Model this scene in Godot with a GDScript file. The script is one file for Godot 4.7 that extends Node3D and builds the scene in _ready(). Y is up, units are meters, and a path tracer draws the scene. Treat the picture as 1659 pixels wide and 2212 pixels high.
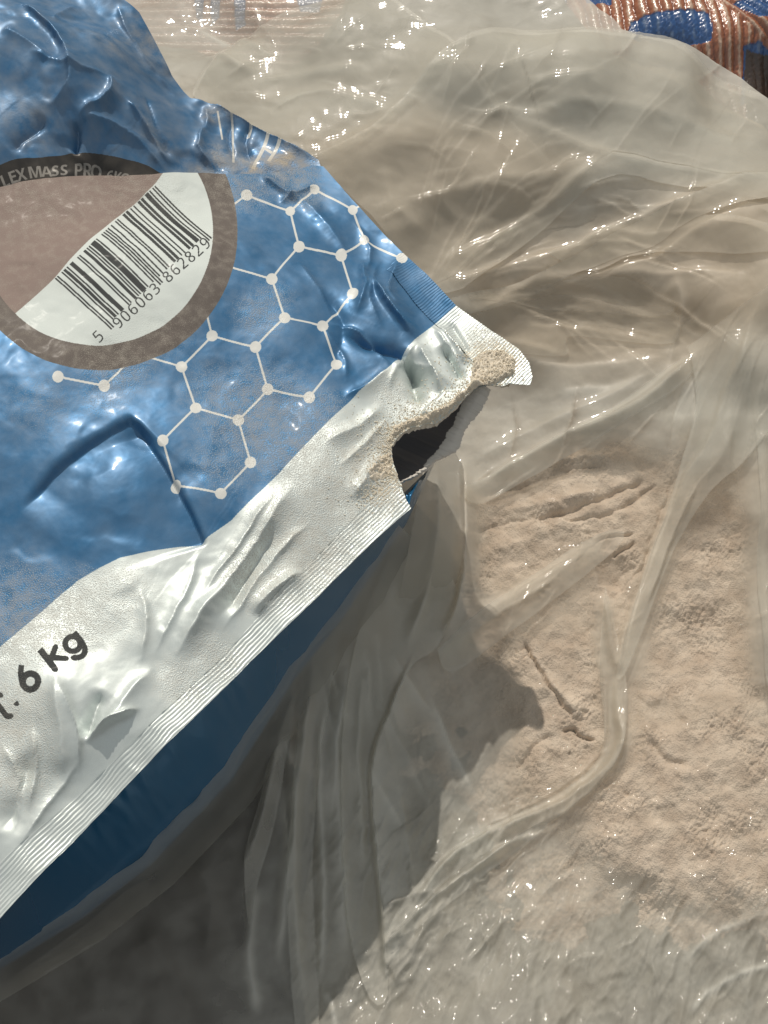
extends Node3D
# A torn blue foil pouch lying on a crumpled translucent plastic bag with spilled powder, in hard low sun.
# Layout points are given in the plan of the photograph (1659 x 2212) and dropped on each object's own surface; every object is real geometry.

const TILT := 25.0
const DIST := 0.403
const FOV := 40.0
const U := 0.00013            # about one layout unit in metres

var eye := Vector3.ZERO
var fwd := Vector3.ZERO
var upv := Vector3.ZERO
var taken := {}

# ------------------------------------------------------------------ helpers
func numbered(called: String) -> String:
	if not taken.has(called):
		taken[called] = 0
		return called
	taken[called] += 1
	return "%s_%03d" % [called, taken[called]]

func thing(called: String, label: String, category: String, at_pos := Vector3.ZERO) -> Node3D:
	var o := Node3D.new()
	o.name = numbered(called)
	add_child(o)
	o.position = at_pos
	o.set_meta("label", label)
	o.set_meta("category", category)
	return o

func obj(called: String, mesh: Mesh, mat: Material, parent: Node = self) -> MeshInstance3D:
	var o := MeshInstance3D.new()
	o.name = called
	o.mesh = mesh
	o.material_override = null
	for i in mesh.get_surface_count():
		mesh.surface_set_material(i, mat)
	parent.add_child(o, true)
	if parent is Node3D and parent != self:
		o.position = -(parent as Node3D).position
	return o

func ray_at(px: float, py: float, h: float) -> Vector3:
	var ty := tan(deg_to_rad(FOV) / 2.0)
	var tx := ty * 0.75
	var d := fwd + Vector3.RIGHT * ((px - 829.5) / 829.5 * tx) + upv * ((1106.0 - py) / 1106.0 * ty)
	return eye + d * ((eye.y - h) / -d.y)

# A smooth base height over the plan, through control points (x, z, height), kept on a coarse grid.
class Base:
	var x0 := -0.21
	var z0 := -0.34
	var dx := 0.0035
	var nx := 121
	var nz := 150
	var a := PackedFloat32Array()
	func make(pts: Array, soft := 0.010) -> void:
		a.resize(nx * nz)
		for j in nz:
			for i in nx:
				var x := x0 + i * dx
				var z := z0 + j * dx
				var sw := 0.0
				var s := 0.0
				for p: Vector3 in pts:
					var d2 := (p.x - x) * (p.x - x) + (p.z - z) * (p.z - z) + soft * soft
					var w := 1.0 / (d2 * d2)
					sw += w
					s += w * p.y
				a[j * nx + i] = s / sw
	func h(x: float, z: float) -> float:
		var u := clampf((x - x0) / dx, 0.0, nx - 1.001)
		var v := clampf((z - z0) / dx, 0.0, nz - 1.001)
		var i := int(u)
		var j := int(v)
		u -= i
		v -= j
		var k := j * nx + i
		return lerpf(lerpf(a[k], a[k + 1], u), lerpf(a[k + nx], a[k + nx + 1], u), v)
	func weights(t: float) -> Vector4:
		var q := 1.0 - t
		return Vector4(q * q * q, 3.0 * t * t * t - 6.0 * t * t + 4.0, 3.0 * q * q * q - 6.0 * q * q + 4.0, t * t * t) / 6.0
	func smooth_h(x: float, z: float) -> float:          # cubic spline through the grid
		var u := clampf((x - x0) / dx, 1.0, nx - 2.001)
		var v := clampf((z - z0) / dx, 1.0, nz - 2.001)
		var i := int(u)
		var j := int(v)
		var wu := weights(u - i)
		var wv := weights(v - j)
		var s := 0.0
		for r in 4:
			var k := (j + r - 1) * nx + i
			s += wv[r] * (wu.x * a[k - 1] + wu.y * a[k] + wu.z * a[k + 1] + wu.w * a[k + 2])
		return s

func base_of(ctrl: Array, soft := 0.010) -> Base:
	var b := Base.new()
	var pts := []
	for c in ctrl:
		pts.append(ray_at(c[0], c[1], c[2]))
	b.make(pts, soft)
	return b

func on(b: Base, px: float, py: float) -> Vector2:      # where a layout point falls on a base surface
	var h := 0.05
	var p := Vector3.ZERO
	for k in 7:
		p = ray_at(px, py, h)
		h = b.h(p.x, p.z)
	return Vector2(p.x, p.z)

func line_on(b: Base, pts: Array) -> PackedVector2Array:
	var r := PackedVector2Array()
	for i in range(0, pts.size(), 2):
		r.append(on(b, pts[i], pts[i + 1]))
	return r

func smooth_line(l: PackedVector2Array, n := 5) -> PackedVector2Array:   # Catmull-Rom
	var r := PackedVector2Array()
	for i in l.size() - 1:
		var p0 := l[maxi(i - 1, 0)]
		var p3 := l[mini(i + 2, l.size() - 1)]
		for k in n:
			r.append(l[i].cubic_interpolate(l[i + 1], p0, p3, float(k) / n))
	r.append(l[l.size() - 1])
	return r

# A height field over the plan: heights, colours and opacity per vertex, shaped by strokes.
class Sheet:
	var x0 := 0.0
	var z0 := 0.0
	var st := 0.0005
	var nx := 0
	var nz := 0
	var h := PackedFloat32Array()
	var al := PackedFloat32Array()
	var tint := PackedFloat32Array()
	var wob := FastNoiseLite.new()
	var wob_amp := 0.0006
	func setup(ax: float, az: float, bx: float, bz: float, step: float, b: Base) -> void:
		x0 = ax
		z0 = az
		st = step
		nx = int((bx - ax) / step) + 1
		nz = int((bz - az) / step) + 1
		h.resize(nx * nz)
		al.resize(nx * nz)
		tint.resize(nx * nz)
		al.fill(1.0)
		wob.seed = 77
		wob.frequency = 90.0
		for j in nz:
			for i in nx:
				h[j * nx + i] = b.smooth_h(x0 + i * st, z0 + j * st)
	func each_near(l: PackedVector2Array, reach: float) -> Rect2i:
		var lo := l[0]
		var hi := l[0]
		for p in l:
			lo = lo.min(p)
			hi = hi.max(p)
		var a := Vector2i(maxi(0, int((lo.x - reach - x0) / st)), maxi(0, int((lo.y - reach - z0) / st)))
		var c := Vector2i(mini(nx, int((hi.x + reach - x0) / st) + 2), mini(nz, int((hi.y + reach - z0) / st) + 2))
		return Rect2i(a, (c - a).max(Vector2i.ZERO))
	# add val * profile across a line; wl / wr are its widths on the left and right of the line's direction; ends taper over ta, tb of its length.
	func stroke(arr: PackedFloat32Array, l: PackedVector2Array, wl: float, wr: float, val: float, p := 1.4, ta := 0.25, tb := 0.25, to_value := false) -> void:
		var reach := maxf(wl, wr) * (3.2 if p < 1.7 else 2.2) + wob_amp
		var r := each_near(l, reach)
		var cum := PackedFloat32Array()
		cum.append(0.0)
		for i in l.size() - 1:
			cum.append(cum[i] + l[i].distance_to(l[i + 1]))
		var total := maxf(cum[cum.size() - 1], 1e-6)
		for j in range(r.position.y, r.end.y):
			for i in range(r.position.x, r.end.x):
				var q := Vector2(x0 + i * st, z0 + j * st)
				q += Vector2(wob.get_noise_2d(q.x, q.y), wob.get_noise_2d(q.x + 9.0, q.y)) * wob_amp
				var best := 1e9
				var side := 1.0
				var t := 0.0
				for k in l.size() - 1:
					var e := l[k + 1] - l[k]
					var w := q - l[k]
					var f := clampf(w.dot(e) / maxf(e.length_squared(), 1e-12), 0.0, 1.0)
					var d := (w - e * f).length_squared()
					if d < best:
						best = d
						side = e.cross(w)
						t = (cum[k] + f * (cum[k + 1] - cum[k])) / total
				best = sqrt(best)
				if best > reach:
					continue
				var wd := wr if side > 0.0 else wl
				var v := exp(-pow(best / wd, p))
				if ta > 0.0:
					v *= smoothstep(0.0, ta, t)
				if tb > 0.0:
					v *= smoothstep(0.0, tb, 1.0 - t)
				var n := j * nx + i
				if to_value:
					arr[n] = lerpf(arr[n], val, v)
				else:
					arr[n] += val * v
	# inside a polygon, with a soft rim: add val (or move to val)
	func patch(arr: PackedFloat32Array, poly: PackedVector2Array, rim: float, val: float, to_value := false) -> void:
		var r := each_near(poly, rim)
		var m := poly.size()
		for j in range(r.position.y, r.end.y):
			for i in range(r.position.x, r.end.x):
				var q := Vector2(x0 + i * st, z0 + j * st)
				q += Vector2(wob.get_noise_2d(q.x, q.y), wob.get_noise_2d(q.x + 9.0, q.y)) * wob_amp
				var best := 1e9
				for k in m:
					best = minf(best, q.distance_squared_to(Geometry2D.get_closest_point_to_segment(q, poly[k], poly[(k + 1) % m])))
				var d := sqrt(best) * (1.0 if Geometry2D.is_point_in_polygon(q, poly) else -1.0)
				if d < -rim:
					continue
				var v := smoothstep(-rim, rim, d)
				var n := j * nx + i
				if to_value:
					arr[n] = lerpf(arr[n], val, v)
				else:
					arr[n] += val * v
	func hh(x: float, z: float) -> float:
		var u := clampf((x - x0) / st, 0.0, nx - 1.001)
		var v := clampf((z - z0) / st, 0.0, nz - 1.001)
		var i := int(u)
		var j := int(v)
		u -= i
		v -= j
		var k := j * nx + i
		return lerpf(lerpf(h[k], h[k + 1], u), lerpf(h[k + nx], h[k + nx + 1], u), v)
	# the mesh inside a polygon (plan), with its rim on the polygon itself
	func emit(poly: PackedVector2Array, lift: float, uvr := Rect2(0, 0, 1, 1), lo_tint := Color(1, 1, 1), hi_tint := Color(1, 1, 1)) -> ArrayMesh:
		var r := each_near(poly, st * 2.0)
		var w := r.size.x
		var hgt := r.size.y
		var inside := PackedByteArray()
		inside.resize(w * hgt)
		for j in hgt:
			for i in w:
				inside[j * w + i] = 1 if Geometry2D.is_point_in_polygon(Vector2(x0 + (r.position.x + i) * st, z0 + (r.position.y + j) * st), poly) else 0
		var remap := PackedInt32Array()
		remap.resize(w * hgt)
		remap.fill(-1)
		var vs := PackedVector3Array()
		var ns := PackedVector3Array()
		var uv := PackedVector2Array()
		var cs := PackedColorArray()
		var ix := PackedInt32Array()
		var m := poly.size()
		for j in hgt - 1:
			for i in w - 1:
				var k := j * w + i
				var q: Array[int] = [k, k + 1, k + w, k + w + 1]
				if inside[k] + inside[k + 1] + inside[k + w] + inside[k + w + 1] == 0:
					continue
				for k2 in q:
					if remap[k2] >= 0:
						continue
					var gi := r.position.x + k2 % w
					var gj := r.position.y + k2 / w
					var n := gj * nx + gi
					var p := Vector2(x0 + gi * st, z0 + gj * st)
					if inside[k2] == 0:
						var best := 1e9
						var at := p
						for e in m:
							var c := Geometry2D.get_closest_point_to_segment(p, poly[e], poly[(e + 1) % m])
							var d := c.distance_squared_to(p)
							if d < best:
								best = d
								at = c
						p = at
					remap[k2] = vs.size()
					vs.append(Vector3(p.x, h[n] + lift, p.y))
					var a := h[n - 1 if gi > 0 else n]
					var b := h[n + 1 if gi < nx - 1 else n]
					var c2 := h[n - nx if gj > 0 else n]
					var d2 := h[n + nx if gj < nz - 1 else n]
					ns.append(Vector3(a - b, 2.0 * st, c2 - d2).normalized())
					uv.append(Vector2((p.x - uvr.position.x) / uvr.size.x, (p.y - uvr.position.y) / uvr.size.y))
					var col := lo_tint.lerp(hi_tint, clampf(tint[n], 0.0, 1.0))
					col.a = clampf(al[n], 0.0, 1.0)
					cs.append(col)
				for tri: Array in [[k, k + 1, k + w], [k + 1, k + w + 1, k + w]]:
					if inside[tri[0]] + inside[tri[1]] + inside[tri[2]] > 0:
						ix.append(remap[tri[0]])
						ix.append(remap[tri[1]])
						ix.append(remap[tri[2]])
		var arrs := []
		arrs.resize(Mesh.ARRAY_MAX)
		arrs[Mesh.ARRAY_VERTEX] = vs
		arrs[Mesh.ARRAY_NORMAL] = ns
		arrs[Mesh.ARRAY_TEX_UV] = uv
		arrs[Mesh.ARRAY_COLOR] = cs
		arrs[Mesh.ARRAY_INDEX] = ix
		var me := ArrayMesh.new()
		me.add_surface_from_arrays(Mesh.PRIMITIVE_TRIANGLES, arrs)
		return me

# rows of points joined into a smooth skin; uv from the plan
func skin(rows: Array, uvr := Rect2(0, 0, 1, 1)) -> ArrayMesh:
	var s := SurfaceTool.new()
	s.begin(Mesh.PRIMITIVE_TRIANGLES)
	s.set_smooth_group(0)
	var w: int = rows[0].size()
	for row: PackedVector3Array in rows:
		for p in row:
			s.set_uv(Vector2((p.x - uvr.position.x) / uvr.size.x, (p.z - uvr.position.y) / uvr.size.y))
			s.add_vertex(p)
	for j in rows.size() - 1:
		for i in w - 1:
			var k := j * w + i
			for n in [k, k + 1, k + w, k + 1, k + w + 1, k + w]:
				s.add_index(n)
	s.generate_normals()
	return s.commit()

func noise(sd: int, freq: float, ridged := false, oct := 3, warp := 0.0) -> FastNoiseLite:
	var n := FastNoiseLite.new()
	n.seed = sd
	n.noise_type = FastNoiseLite.TYPE_SIMPLEX_SMOOTH
	n.frequency = freq
	n.fractal_type = FastNoiseLite.FRACTAL_RIDGED if ridged else FastNoiseLite.FRACTAL_FBM
	n.fractal_octaves = oct
	if warp > 0.0:
		n.domain_warp_enabled = true
		n.domain_warp_amplitude = warp
		n.domain_warp_frequency = freq * 0.7
		n.domain_warp_fractal_type = FastNoiseLite.DOMAIN_WARP_FRACTAL_NONE
	return n

func tile(sd: int, freq: float, ridged := false, oct := 4, side := 512) -> ImageTexture:
	var n := noise(sd, freq, ridged, oct)
	return ImageTexture.create_from_image(n.get_seamless_image(side, side))

func srgb(r: float, g: float, b: float) -> Color:
	return Color(r / 255.0, g / 255.0, b / 255.0)

func lin(r: float, g: float, b: float) -> Color:
	return srgb(r, g, b).srgb_to_linear()

# ------------------------------------------------------------------ the print on the pouch
var pr := PackedByteArray()       # ink class per texel
const PW := 1300
const PH := 2040
var prect := Rect2()
var pouch_base: Base
enum {BLUE, WHITE, RING, PHOTO, LABEL, INK, LINE, ARC, TEXT}

func tx(px: float, py: float) -> Vector2:               # layout point -> texel
	var p := on(pouch_base, px, py)
	return Vector2((p.x - prect.position.x) / prect.size.x * PW, (p.y - prect.position.y) / prect.size.y * PH)

func fill_poly(pts: Array, c: int, only := -1) -> void:
	var q := PackedVector2Array()
	for i in range(0, pts.size(), 2):
		q.append(tx(pts[i], pts[i + 1]))
	fill_texels(q, c, only)

func fill_texels(q: PackedVector2Array, c: int, only := -1) -> void:   # scan lines
	var lo := q[0].y
	var hi := q[0].y
	for p in q:
		lo = minf(lo, p.y)
		hi = maxf(hi, p.y)
	for y in range(maxi(0, int(lo)), mini(PH - 1, int(hi) + 1) + 1):
		var cuts := []
		var fy := y + 0.5
		for k in q.size():
			var a := q[k]
			var b := q[(k + 1) % q.size()]
			if (a.y <= fy) != (b.y <= fy):
				cuts.append(a.x + (fy - a.y) / (b.y - a.y) * (b.x - a.x))
		cuts.sort()
		for k in range(0, cuts.size() - 1, 2):
			for x in range(maxi(0, ceili(cuts[k] - 0.5)), mini(PW - 1, floori(cuts[k + 1] - 0.5)) + 1):
				if only < 0 or pr[y * PW + x] == only:
					pr[y * PW + x] = c

func ring_points(cx: float, cy: float, rx: float, ry := -1.0, n := 64) -> Array:
	var a := []
	for k in n:
		a.append(cx + cos(TAU * k / n) * rx)
		a.append(cy + sin(TAU * k / n) * (rx if ry < 0.0 else ry))
	return a

func bar(ax: float, ay: float, bx: float, by: float, w: float, c: int, only := -1) -> void:
	var d := Vector2(bx - ax, by - ay).normalized().orthogonal() * w / 2.0
	fill_poly([ax + d.x, ay + d.y, bx + d.x, by + d.y, bx - d.x, by - d.y, ax - d.x, ay - d.y], c, only)

func write_text(text: String, at: Vector2, dir: Vector2, cap: float, c: int, face := "Droid Sans", weight := 400, squeeze := 1.0) -> void:
	var f := SystemFont.new()
	f.font_names = PackedStringArray([face])
	f.font_weight = weight
	var tm := TextMesh.new()
	tm.text = text
	tm.font = f
	tm.font_size = 64
	tm.depth = 0.0
	tm.pixel_size = 1.0
	var v: PackedVector3Array = tm.get_mesh_arrays()[Mesh.ARRAY_VERTEX]
	var ind = tm.get_mesh_arrays()[Mesh.ARRAY_INDEX]
	var box := tm.get_aabb()
	var down := Vector2(-dir.y, dir.x)
	var s := cap / box.size.y
	var m := PackedVector2Array()
	for p in v:
		var l := at + dir * (p.x * s * squeeze) - down * ((p.y - box.position.y) * s)
		m.append(tx(l.x, l.y))
	var count: int = ind.size() if ind != null and ind.size() else m.size()
	for k in range(0, count, 3):
		var t := PackedVector2Array()
		for e in 3:
			t.append(m[ind[k + e]] if count != m.size() or (ind != null and ind.size()) else m[k + e])
		fill_texels(t, c)

func paint_print() -> Array:
	pr.resize(PW * PH)
	pr.fill(BLUE)
	# white foot of the design
	fill_poly([985, 660, 895, 735, 835, 800, 775, 850, 690, 930, 600, 1025, 500, 1125, 432, 1171, 385, 1176, 330, 1187, 260, 1205, 215, 1226, 165, 1255, 125, 1290, 60, 1348, 0, 1398, -90, 1470, -90, 2300, 900, 2300, 1300, 1300, 1300, 500], WHITE)
	# white molecule lines
	var nd := {"A": [680, 410], "B": [762, 453], "C": [787, 521], "D": [737, 552], "E": [646, 534], "F": [627, 457], "G": [533, 422], "H": [587, 602], "I": [615, 687], "J": [697, 703], "K": [762, 636], "L": [552, 750], "M": [578, 840], "N": [668, 858], "O": [727, 788], "P": [458, 725], "Q": [392, 792], "R": [423, 882], "S": [515, 908], "T": [352, 952], "V": [378, 1045], "W": [477, 1066], "X": [541, 998], "Y": [125, 813], "Z": [225, 833], "a": [868, 560]}
	for e in ["AB", "BC", "CD", "DE", "EF", "FA", "FG", "Ca", "EH", "HI", "IJ", "JK", "KD", "IL", "LM", "MN", "NO", "OJ", "LP", "PQ", "QR", "RS", "SM", "RT", "TV", "VW", "WX", "XS", "YZ"]:
		bar(nd[e[0]][0], nd[e[0]][1], nd[e[1]][0], nd[e[1]][1], 4.6, LINE)
	for s in [[762, 453, 777, 444], [533, 422, 505, 442], [587, 602, 500, 575], [458, 725, 446, 676], [392, 792, 318, 772], [225, 833, 275, 785], [868, 560, 882, 550]]:
		bar(s[0], s[1], s[2], s[3], 4.4, LINE)
	for k in nd:
		fill_poly(ring_points(nd[k][0], nd[k][1], 10.5 if k in "ABCF" else 12.5, -1, 20), LINE)
	# round label
	fill_poly(ring_points(212, 499, 301, 301, 96), RING)
	fill_poly(ring_points(208, 497, 252, 250, 96), LABEL)
	fill_poly([15, 690, 120, 597, 335, 394, 352, 372, 352, 200, -100, 200, -100, 770, -20, 730], PHOTO, LABEL)
	fill_poly([15, 690, 335, 394, 352, 372, 352, 200, -100, 200, -100, 690], PHOTO, LABEL)
	# bar code
	var lcode := ["0001101", "0011001", "0010011", "0111101", "0100011", "0110001", "0101111", "0111011", "0110111", "0001011"]
	var parity := ["LLLLLL", "LLGLGG", "LLGGLG", "LLGGGL", "LGLLGG", "LGGLLG", "LGGGLL", "LGLGLG", "LGLGGL", "LGGLGL"]
	var digits := "5906063862829"
	var bits := "101"
	for k in 6:
		var lc: String = lcode[int(digits[k + 1])]
		if parity[int(digits[0])][k] == "G":
			var rev := ""
			for ch in lc:
				rev = ("0" if ch == "1" else "1") + rev
			lc = rev
		bits += lc
	bits += "01010"
	for k in 6:
		for ch in lcode[int(digits[k + 7])]:
			bits += "0" if ch == "1" else "1"
	bits += "101"
	var o := Vector2(118, 601)
	var ex := Vector2(217, -202) / 95.0
	var ey := Vector2(116, 107)
	for k in 95:
		if bits[k] == "1":
			var guard := k < 3 or k > 91 or (k > 44 and k < 50)
			var a := o + ex * (k - 0.04)
			var b := o + ex * (k + 1.04)
			var dn := ey * (1.06 if guard else 0.965)
			fill_poly([a.x, a.y, b.x, b.y, b.x + dn.x, b.y + dn.y, a.x + dn.x, a.y + dn.y], INK)
	var dir := ex.normalized()
	write_text("5", Vector2(221, 737), dir, 25, INK, "Droid Sans Mono")
	for k in 12:
		var q := o + ex * (6.5 + 7.0 * k + (5.0 if k > 5 else 0.0)) + ey * 1.125
		write_text(digits[k + 1], q, dir, 25, INK, "Droid Sans Mono")
	# net weight
	var stroke_to := func(pts: Array, w: float) -> void:
		for k in range(0, pts.size() - 2, 2):
			bar(pts[k], pts[k + 1], pts[k + 2], pts[k + 3], w, INK)
			fill_poly(ring_points(pts[k + 2], pts[k + 3], w * 0.42, -1, 12), INK)
	fill_poly(ring_points(66.4, 1473, 24, -1, 32), INK)
	fill_poly(ring_points(66.4, 1473, 10, -1, 24), WHITE)
	stroke_to.call([47, 1437, 45, 1450, 46, 1464, 50, 1482], 13.0)
	stroke_to.call([87, 1404, 121, 1448], 14.0)
	stroke_to.call([110, 1428, 121, 1397], 12.0)
	stroke_to.call([104, 1421, 144, 1423], 12.0)
	fill_poly(ring_points(157, 1391, 22, -1, 32), INK)
	fill_poly(ring_points(157, 1391, 10, -1, 24), WHITE)
	stroke_to.call([160, 1366, 172, 1380, 181, 1394, 184, 1404, 181, 1413, 174, 1419, 166, 1421, 158, 1421], 12.0)
	stroke_to.call([-12, 1512, 15, 1548, 24, 1546], 12.0)
	stroke_to.call([33, 1517, 37, 1521], 11.0)
	stroke_to.call([-20, 1508, -6, 1498, 2, 1502], 12.0)
	# colours, gloss and grain
	var soft := noise(3, 0.010, false, 4)
	var fine := noise(4, 0.27, false, 3)
	var spk := noise(5, 0.42, false, 1)
	var blot := noise(6, 0.035, false, 4, 18.0)
	var dust_pts := []           # where powder lies on the foil: layout x, y, radius, amount
	for d in [[560, 900, 130, 0.55], [640, 960, 120, 0.5], [470, 850, 100, 0.3], [560, 680, 70, 0.35], [590, 640, 60, 0.3], [520, 410, 80, 0.5], [650, 420, 60, 0.45], [620, 370, 70, 0.8], [720, 1060, 110, 0.75], [790, 1000, 90, 0.9], [830, 960, 60, 1.0], [660, 1180, 110, 0.85], [560, 1250, 80, 0.6], [820, 1060, 55, 0.9], [880, 880, 80, 0.45], [850, 850, 60, 0.5], [30, 1340, 120, 0.6], [150, 1330, 90, 0.55], [230, 1300, 120, 0.35], [20, 1560, 90, 0.7], [30, 1640, 90, 0.6], [330, 700, 120, 0.25], [80, 440, 150, 0.3], [300, 420, 150, 0.4], [1050, 740, 60, 0.5], [460, 1420, 60, 0.5], [390, 1470, 60, 0.45], [250, 780, 90, 0.4], [90, 870, 120, 0.2], [220, 850, 90, 0.22], [700, 880, 60, 0.4], [480, 1000, 90, 0.3], [130, 620, 60, 0.2]]:
		var c := tx(d[0], d[1])
		dust_pts.append([c.x, c.y, d[2] * 0.98, d[3]])
	var dg := PackedFloat32Array()                 # dust on a coarse grid of 10 texels
	var gw := PW / 10 + 2
	var gh := PH / 10 + 2
	dg.resize(gw * gh)
	for j in gh:
		for i in gw:
			var s := 0.06
			for d in dust_pts:
				var r2: float = ((i * 10 - d[0]) * (i * 10 - d[0]) + (j * 10 - d[1]) * (j * 10 - d[1])) / (d[2] * d[2])
				if r2 < 4.0:
					s = maxf(s, d[3] * exp(-r2))
			dg[j * gw + i] = s
	for clean in [[[290, 905, 385, 1060, 432, 1171, 330, 1185, 225, 1225, 100, 1190, 40, 1140, 160, 1040], 0.03]]:
		var q := PackedVector2Array()
		for i in range(0, clean[0].size(), 2):
			q.append(tx(clean[0][i], clean[0][i + 1]) / 10.0)
		for j in gh:
			for i in gw:
				if Geometry2D.is_point_in_polygon(Vector2(i, j), q):
					dg[j * gw + i] = minf(dg[j * gw + i], clean[1])
	var cols := {BLUE: lin(40, 106, 152), WHITE: lin(214, 223, 221), RING: lin(98, 90, 84), PHOTO: lin(134, 117, 109), LABEL: lin(208, 216, 212), INK: lin(36, 42, 44), LINE: lin(214, 216, 212), ARC: lin(50, 46, 46), TEXT: lin(150, 146, 140)}
	var met := {BLUE: 95, WHITE: 120, RING: 10, PHOTO: 10, LABEL: 5, INK: 20, LINE: 20, ARC: 10, TEXT: 10}
	var pc := PackedColorArray()
	pc.resize(9)
	var pm := PackedInt32Array()
	pm.resize(9)
	for k in cols:
		pc[k] = cols[k]
		pm[k] = met[k]
	var dust := lin(196, 190, 178)
	var lut := PackedByteArray()                   # linear -> sRGB
	lut.resize(1025)
	for k in 1025:
		lut[k] = int(clampf(Color(k / 1024.0, 0, 0).linear_to_srgb().r * 255.0, 0, 255))
	var rgb_out := PackedByteArray()
	var orm_out := PackedByteArray()
	var hgt_out := PackedByteArray()
	rgb_out.resize(PW * PH * 3)
	orm_out.resize(PW * PH * 3)
	hgt_out.resize(PW * PH)
	for y in PH:
		var gy := y / 10.0
		var gj := int(gy)
		for x in PW:
			var n := y * PW + x
			var k := pr[n]
			var gx := x / 10.0
			var gi := int(gx)
			var g := gj * gw + gi
			var d := lerpf(lerpf(dg[g], dg[g + 1], gx - gi), lerpf(dg[g + gw], dg[g + gw + 1], gx - gi), gy - gj)
			var f := fine.get_noise_2d(x, y)
			var b := blot.get_noise_2d(x, y)
			var s := spk.get_noise_2d(x, y)
			# film of dust, then grains
			var t := clampf(d * (0.26 + 0.5 * b) + 0.06 + 0.06 * soft.get_noise_2d(x, y) + (0.2 * d) * f, 0.0, 0.9)
			var grain := smoothstep(0.42, 0.62, s + d * 0.50 + f * 0.25 - 0.14)
			t = maxf(t, grain * 0.8 * smoothstep(0.05, 0.3, d))
			if k == INK or k == LABEL:
				t *= 0.3
			if k == RING or k == PHOTO:
				t = clampf(t * 0.55 + 0.22 * b + 0.12 * s + 0.08 * f, 0.0, 0.7)
			var c := pc[k].lerp(dust, t)
			var br := 1.0 + 0.05 * s
			rgb_out[n * 3] = lut[clampi(int(c.r * br * 1024.0), 0, 1024)]
			rgb_out[n * 3 + 1] = lut[clampi(int(c.g * br * 1024.0), 0, 1024)]
			rgb_out[n * 3 + 2] = lut[clampi(int(c.b * br * 1024.0), 0, 1024)]
			orm_out[n * 3] = int(255 * (1.0 - minf(1.0, t * 1.6))) if k < RING or k == LINE else 12
			orm_out[n * 3 + 1] = int(clampf((0.42 if k < RING or k == LINE else 0.72) + t * 0.75, 0.0, 1.0) * 255.0)
			orm_out[n * 3 + 2] = int(pm[k] * (1.0 - minf(1.0, t * 1.3)))
			hgt_out[n] = int(clampf(0.35 + 0.05 * f * d + 0.5 * grain * smoothstep(0.1, 0.4, d) + 0.03 * b, 0.0, 1.0) * 255.0)
	var out := []
	out.append(ImageTexture.create_from_image(Image.create_from_data(PW, PH, false, Image.FORMAT_RGB8, rgb_out)))
	out.append(ImageTexture.create_from_image(Image.create_from_data(PW, PH, false, Image.FORMAT_RGB8, orm_out)))
	out.append(ImageTexture.create_from_image(Image.create_from_data(PW, PH, false, Image.FORMAT_L8, hgt_out)))
	return out

func print_material(maps: Array) -> StandardMaterial3D:
	var m := StandardMaterial3D.new()
	m.albedo_texture = maps[0]
	m.roughness = 1.0
	m.metallic = 1.0
	m.roughness_texture = maps[1]
	m.roughness_texture_channel = BaseMaterial3D.TEXTURE_CHANNEL_GREEN
	m.metallic_texture = maps[1]
	m.metallic_texture_channel = BaseMaterial3D.TEXTURE_CHANNEL_BLUE
	m.heightmap_enabled = true
	m.heightmap_texture = maps[2]
	m.heightmap_scale = 0.025
	m.clearcoat_enabled = true
	m.clearcoat = 0.22
	m.clearcoat_texture = maps[1]
	m.clearcoat_roughness = 0.16
	m.cull_mode = BaseMaterial3D.CULL_DISABLED
	return m

# ------------------------------------------------------------------ scene
func _ready() -> void:
	var t0 := Time.get_ticks_msec()
	var a := deg_to_rad(TILT)
	var target := Vector3(0, 0.055, 0)
	eye = target + Vector3(0, cos(a), sin(a)) * DIST
	fwd = Vector3(0, -cos(a), -sin(a))
	upv = Vector3(0, sin(a), -cos(a))
	var cam := Camera3D.new()
	cam.name = "camera"
	cam.fov = FOV
	cam.near = 0.02
	cam.far = 30.0
	add_child(cam)
	cam.look_at_from_position(eye, target, Vector3(0, 0, -1))
	cam.current = true

	var env := Environment.new()
	env.background_mode = Environment.BG_SKY
	var sky := Sky.new()
	var sm := ProceduralSkyMaterial.new()
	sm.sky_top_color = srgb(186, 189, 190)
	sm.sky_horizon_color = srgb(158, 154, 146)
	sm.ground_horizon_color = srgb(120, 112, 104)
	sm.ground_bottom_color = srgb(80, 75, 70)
	sm.sky_energy_multiplier = 1.0
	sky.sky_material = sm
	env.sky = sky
	env.tonemap_mode = Environment.TONE_MAPPER_LINEAR
	env.tonemap_exposure = 0.74
	env.sdfgi_enabled = true
	env.ssao_enabled = true
	env.ssil_enabled = true
	var we := WorldEnvironment.new()
	we.name = "environment"
	we.environment = env
	add_child(we)
	var sun := DirectionalLight3D.new()
	sun.name = "sun"
	sun.light_energy = 1.25
	sun.light_color = srgb(255, 246, 234)
	sun.light_angular_distance = 0.5
	sun.shadow_enabled = true
	add_child(sun)
	var el := deg_to_rad(45.0)
	sun.look_at_from_position(Vector3.ZERO, Vector3(0.10 * cos(el), -sin(el), cos(el)), Vector3.UP)

	build_ground()
	build_bases()
	build_cloth()
	print("cloth ", Time.get_ticks_msec() - t0)
	build_powder()
	print("powder ", Time.get_ticks_msec() - t0)
	build_film()
	print("film ", Time.get_ticks_msec() - t0)
	build_pouch()
	print("pouch ", Time.get_ticks_msec() - t0)

var film_base: Base
var powder_base: Base

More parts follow.
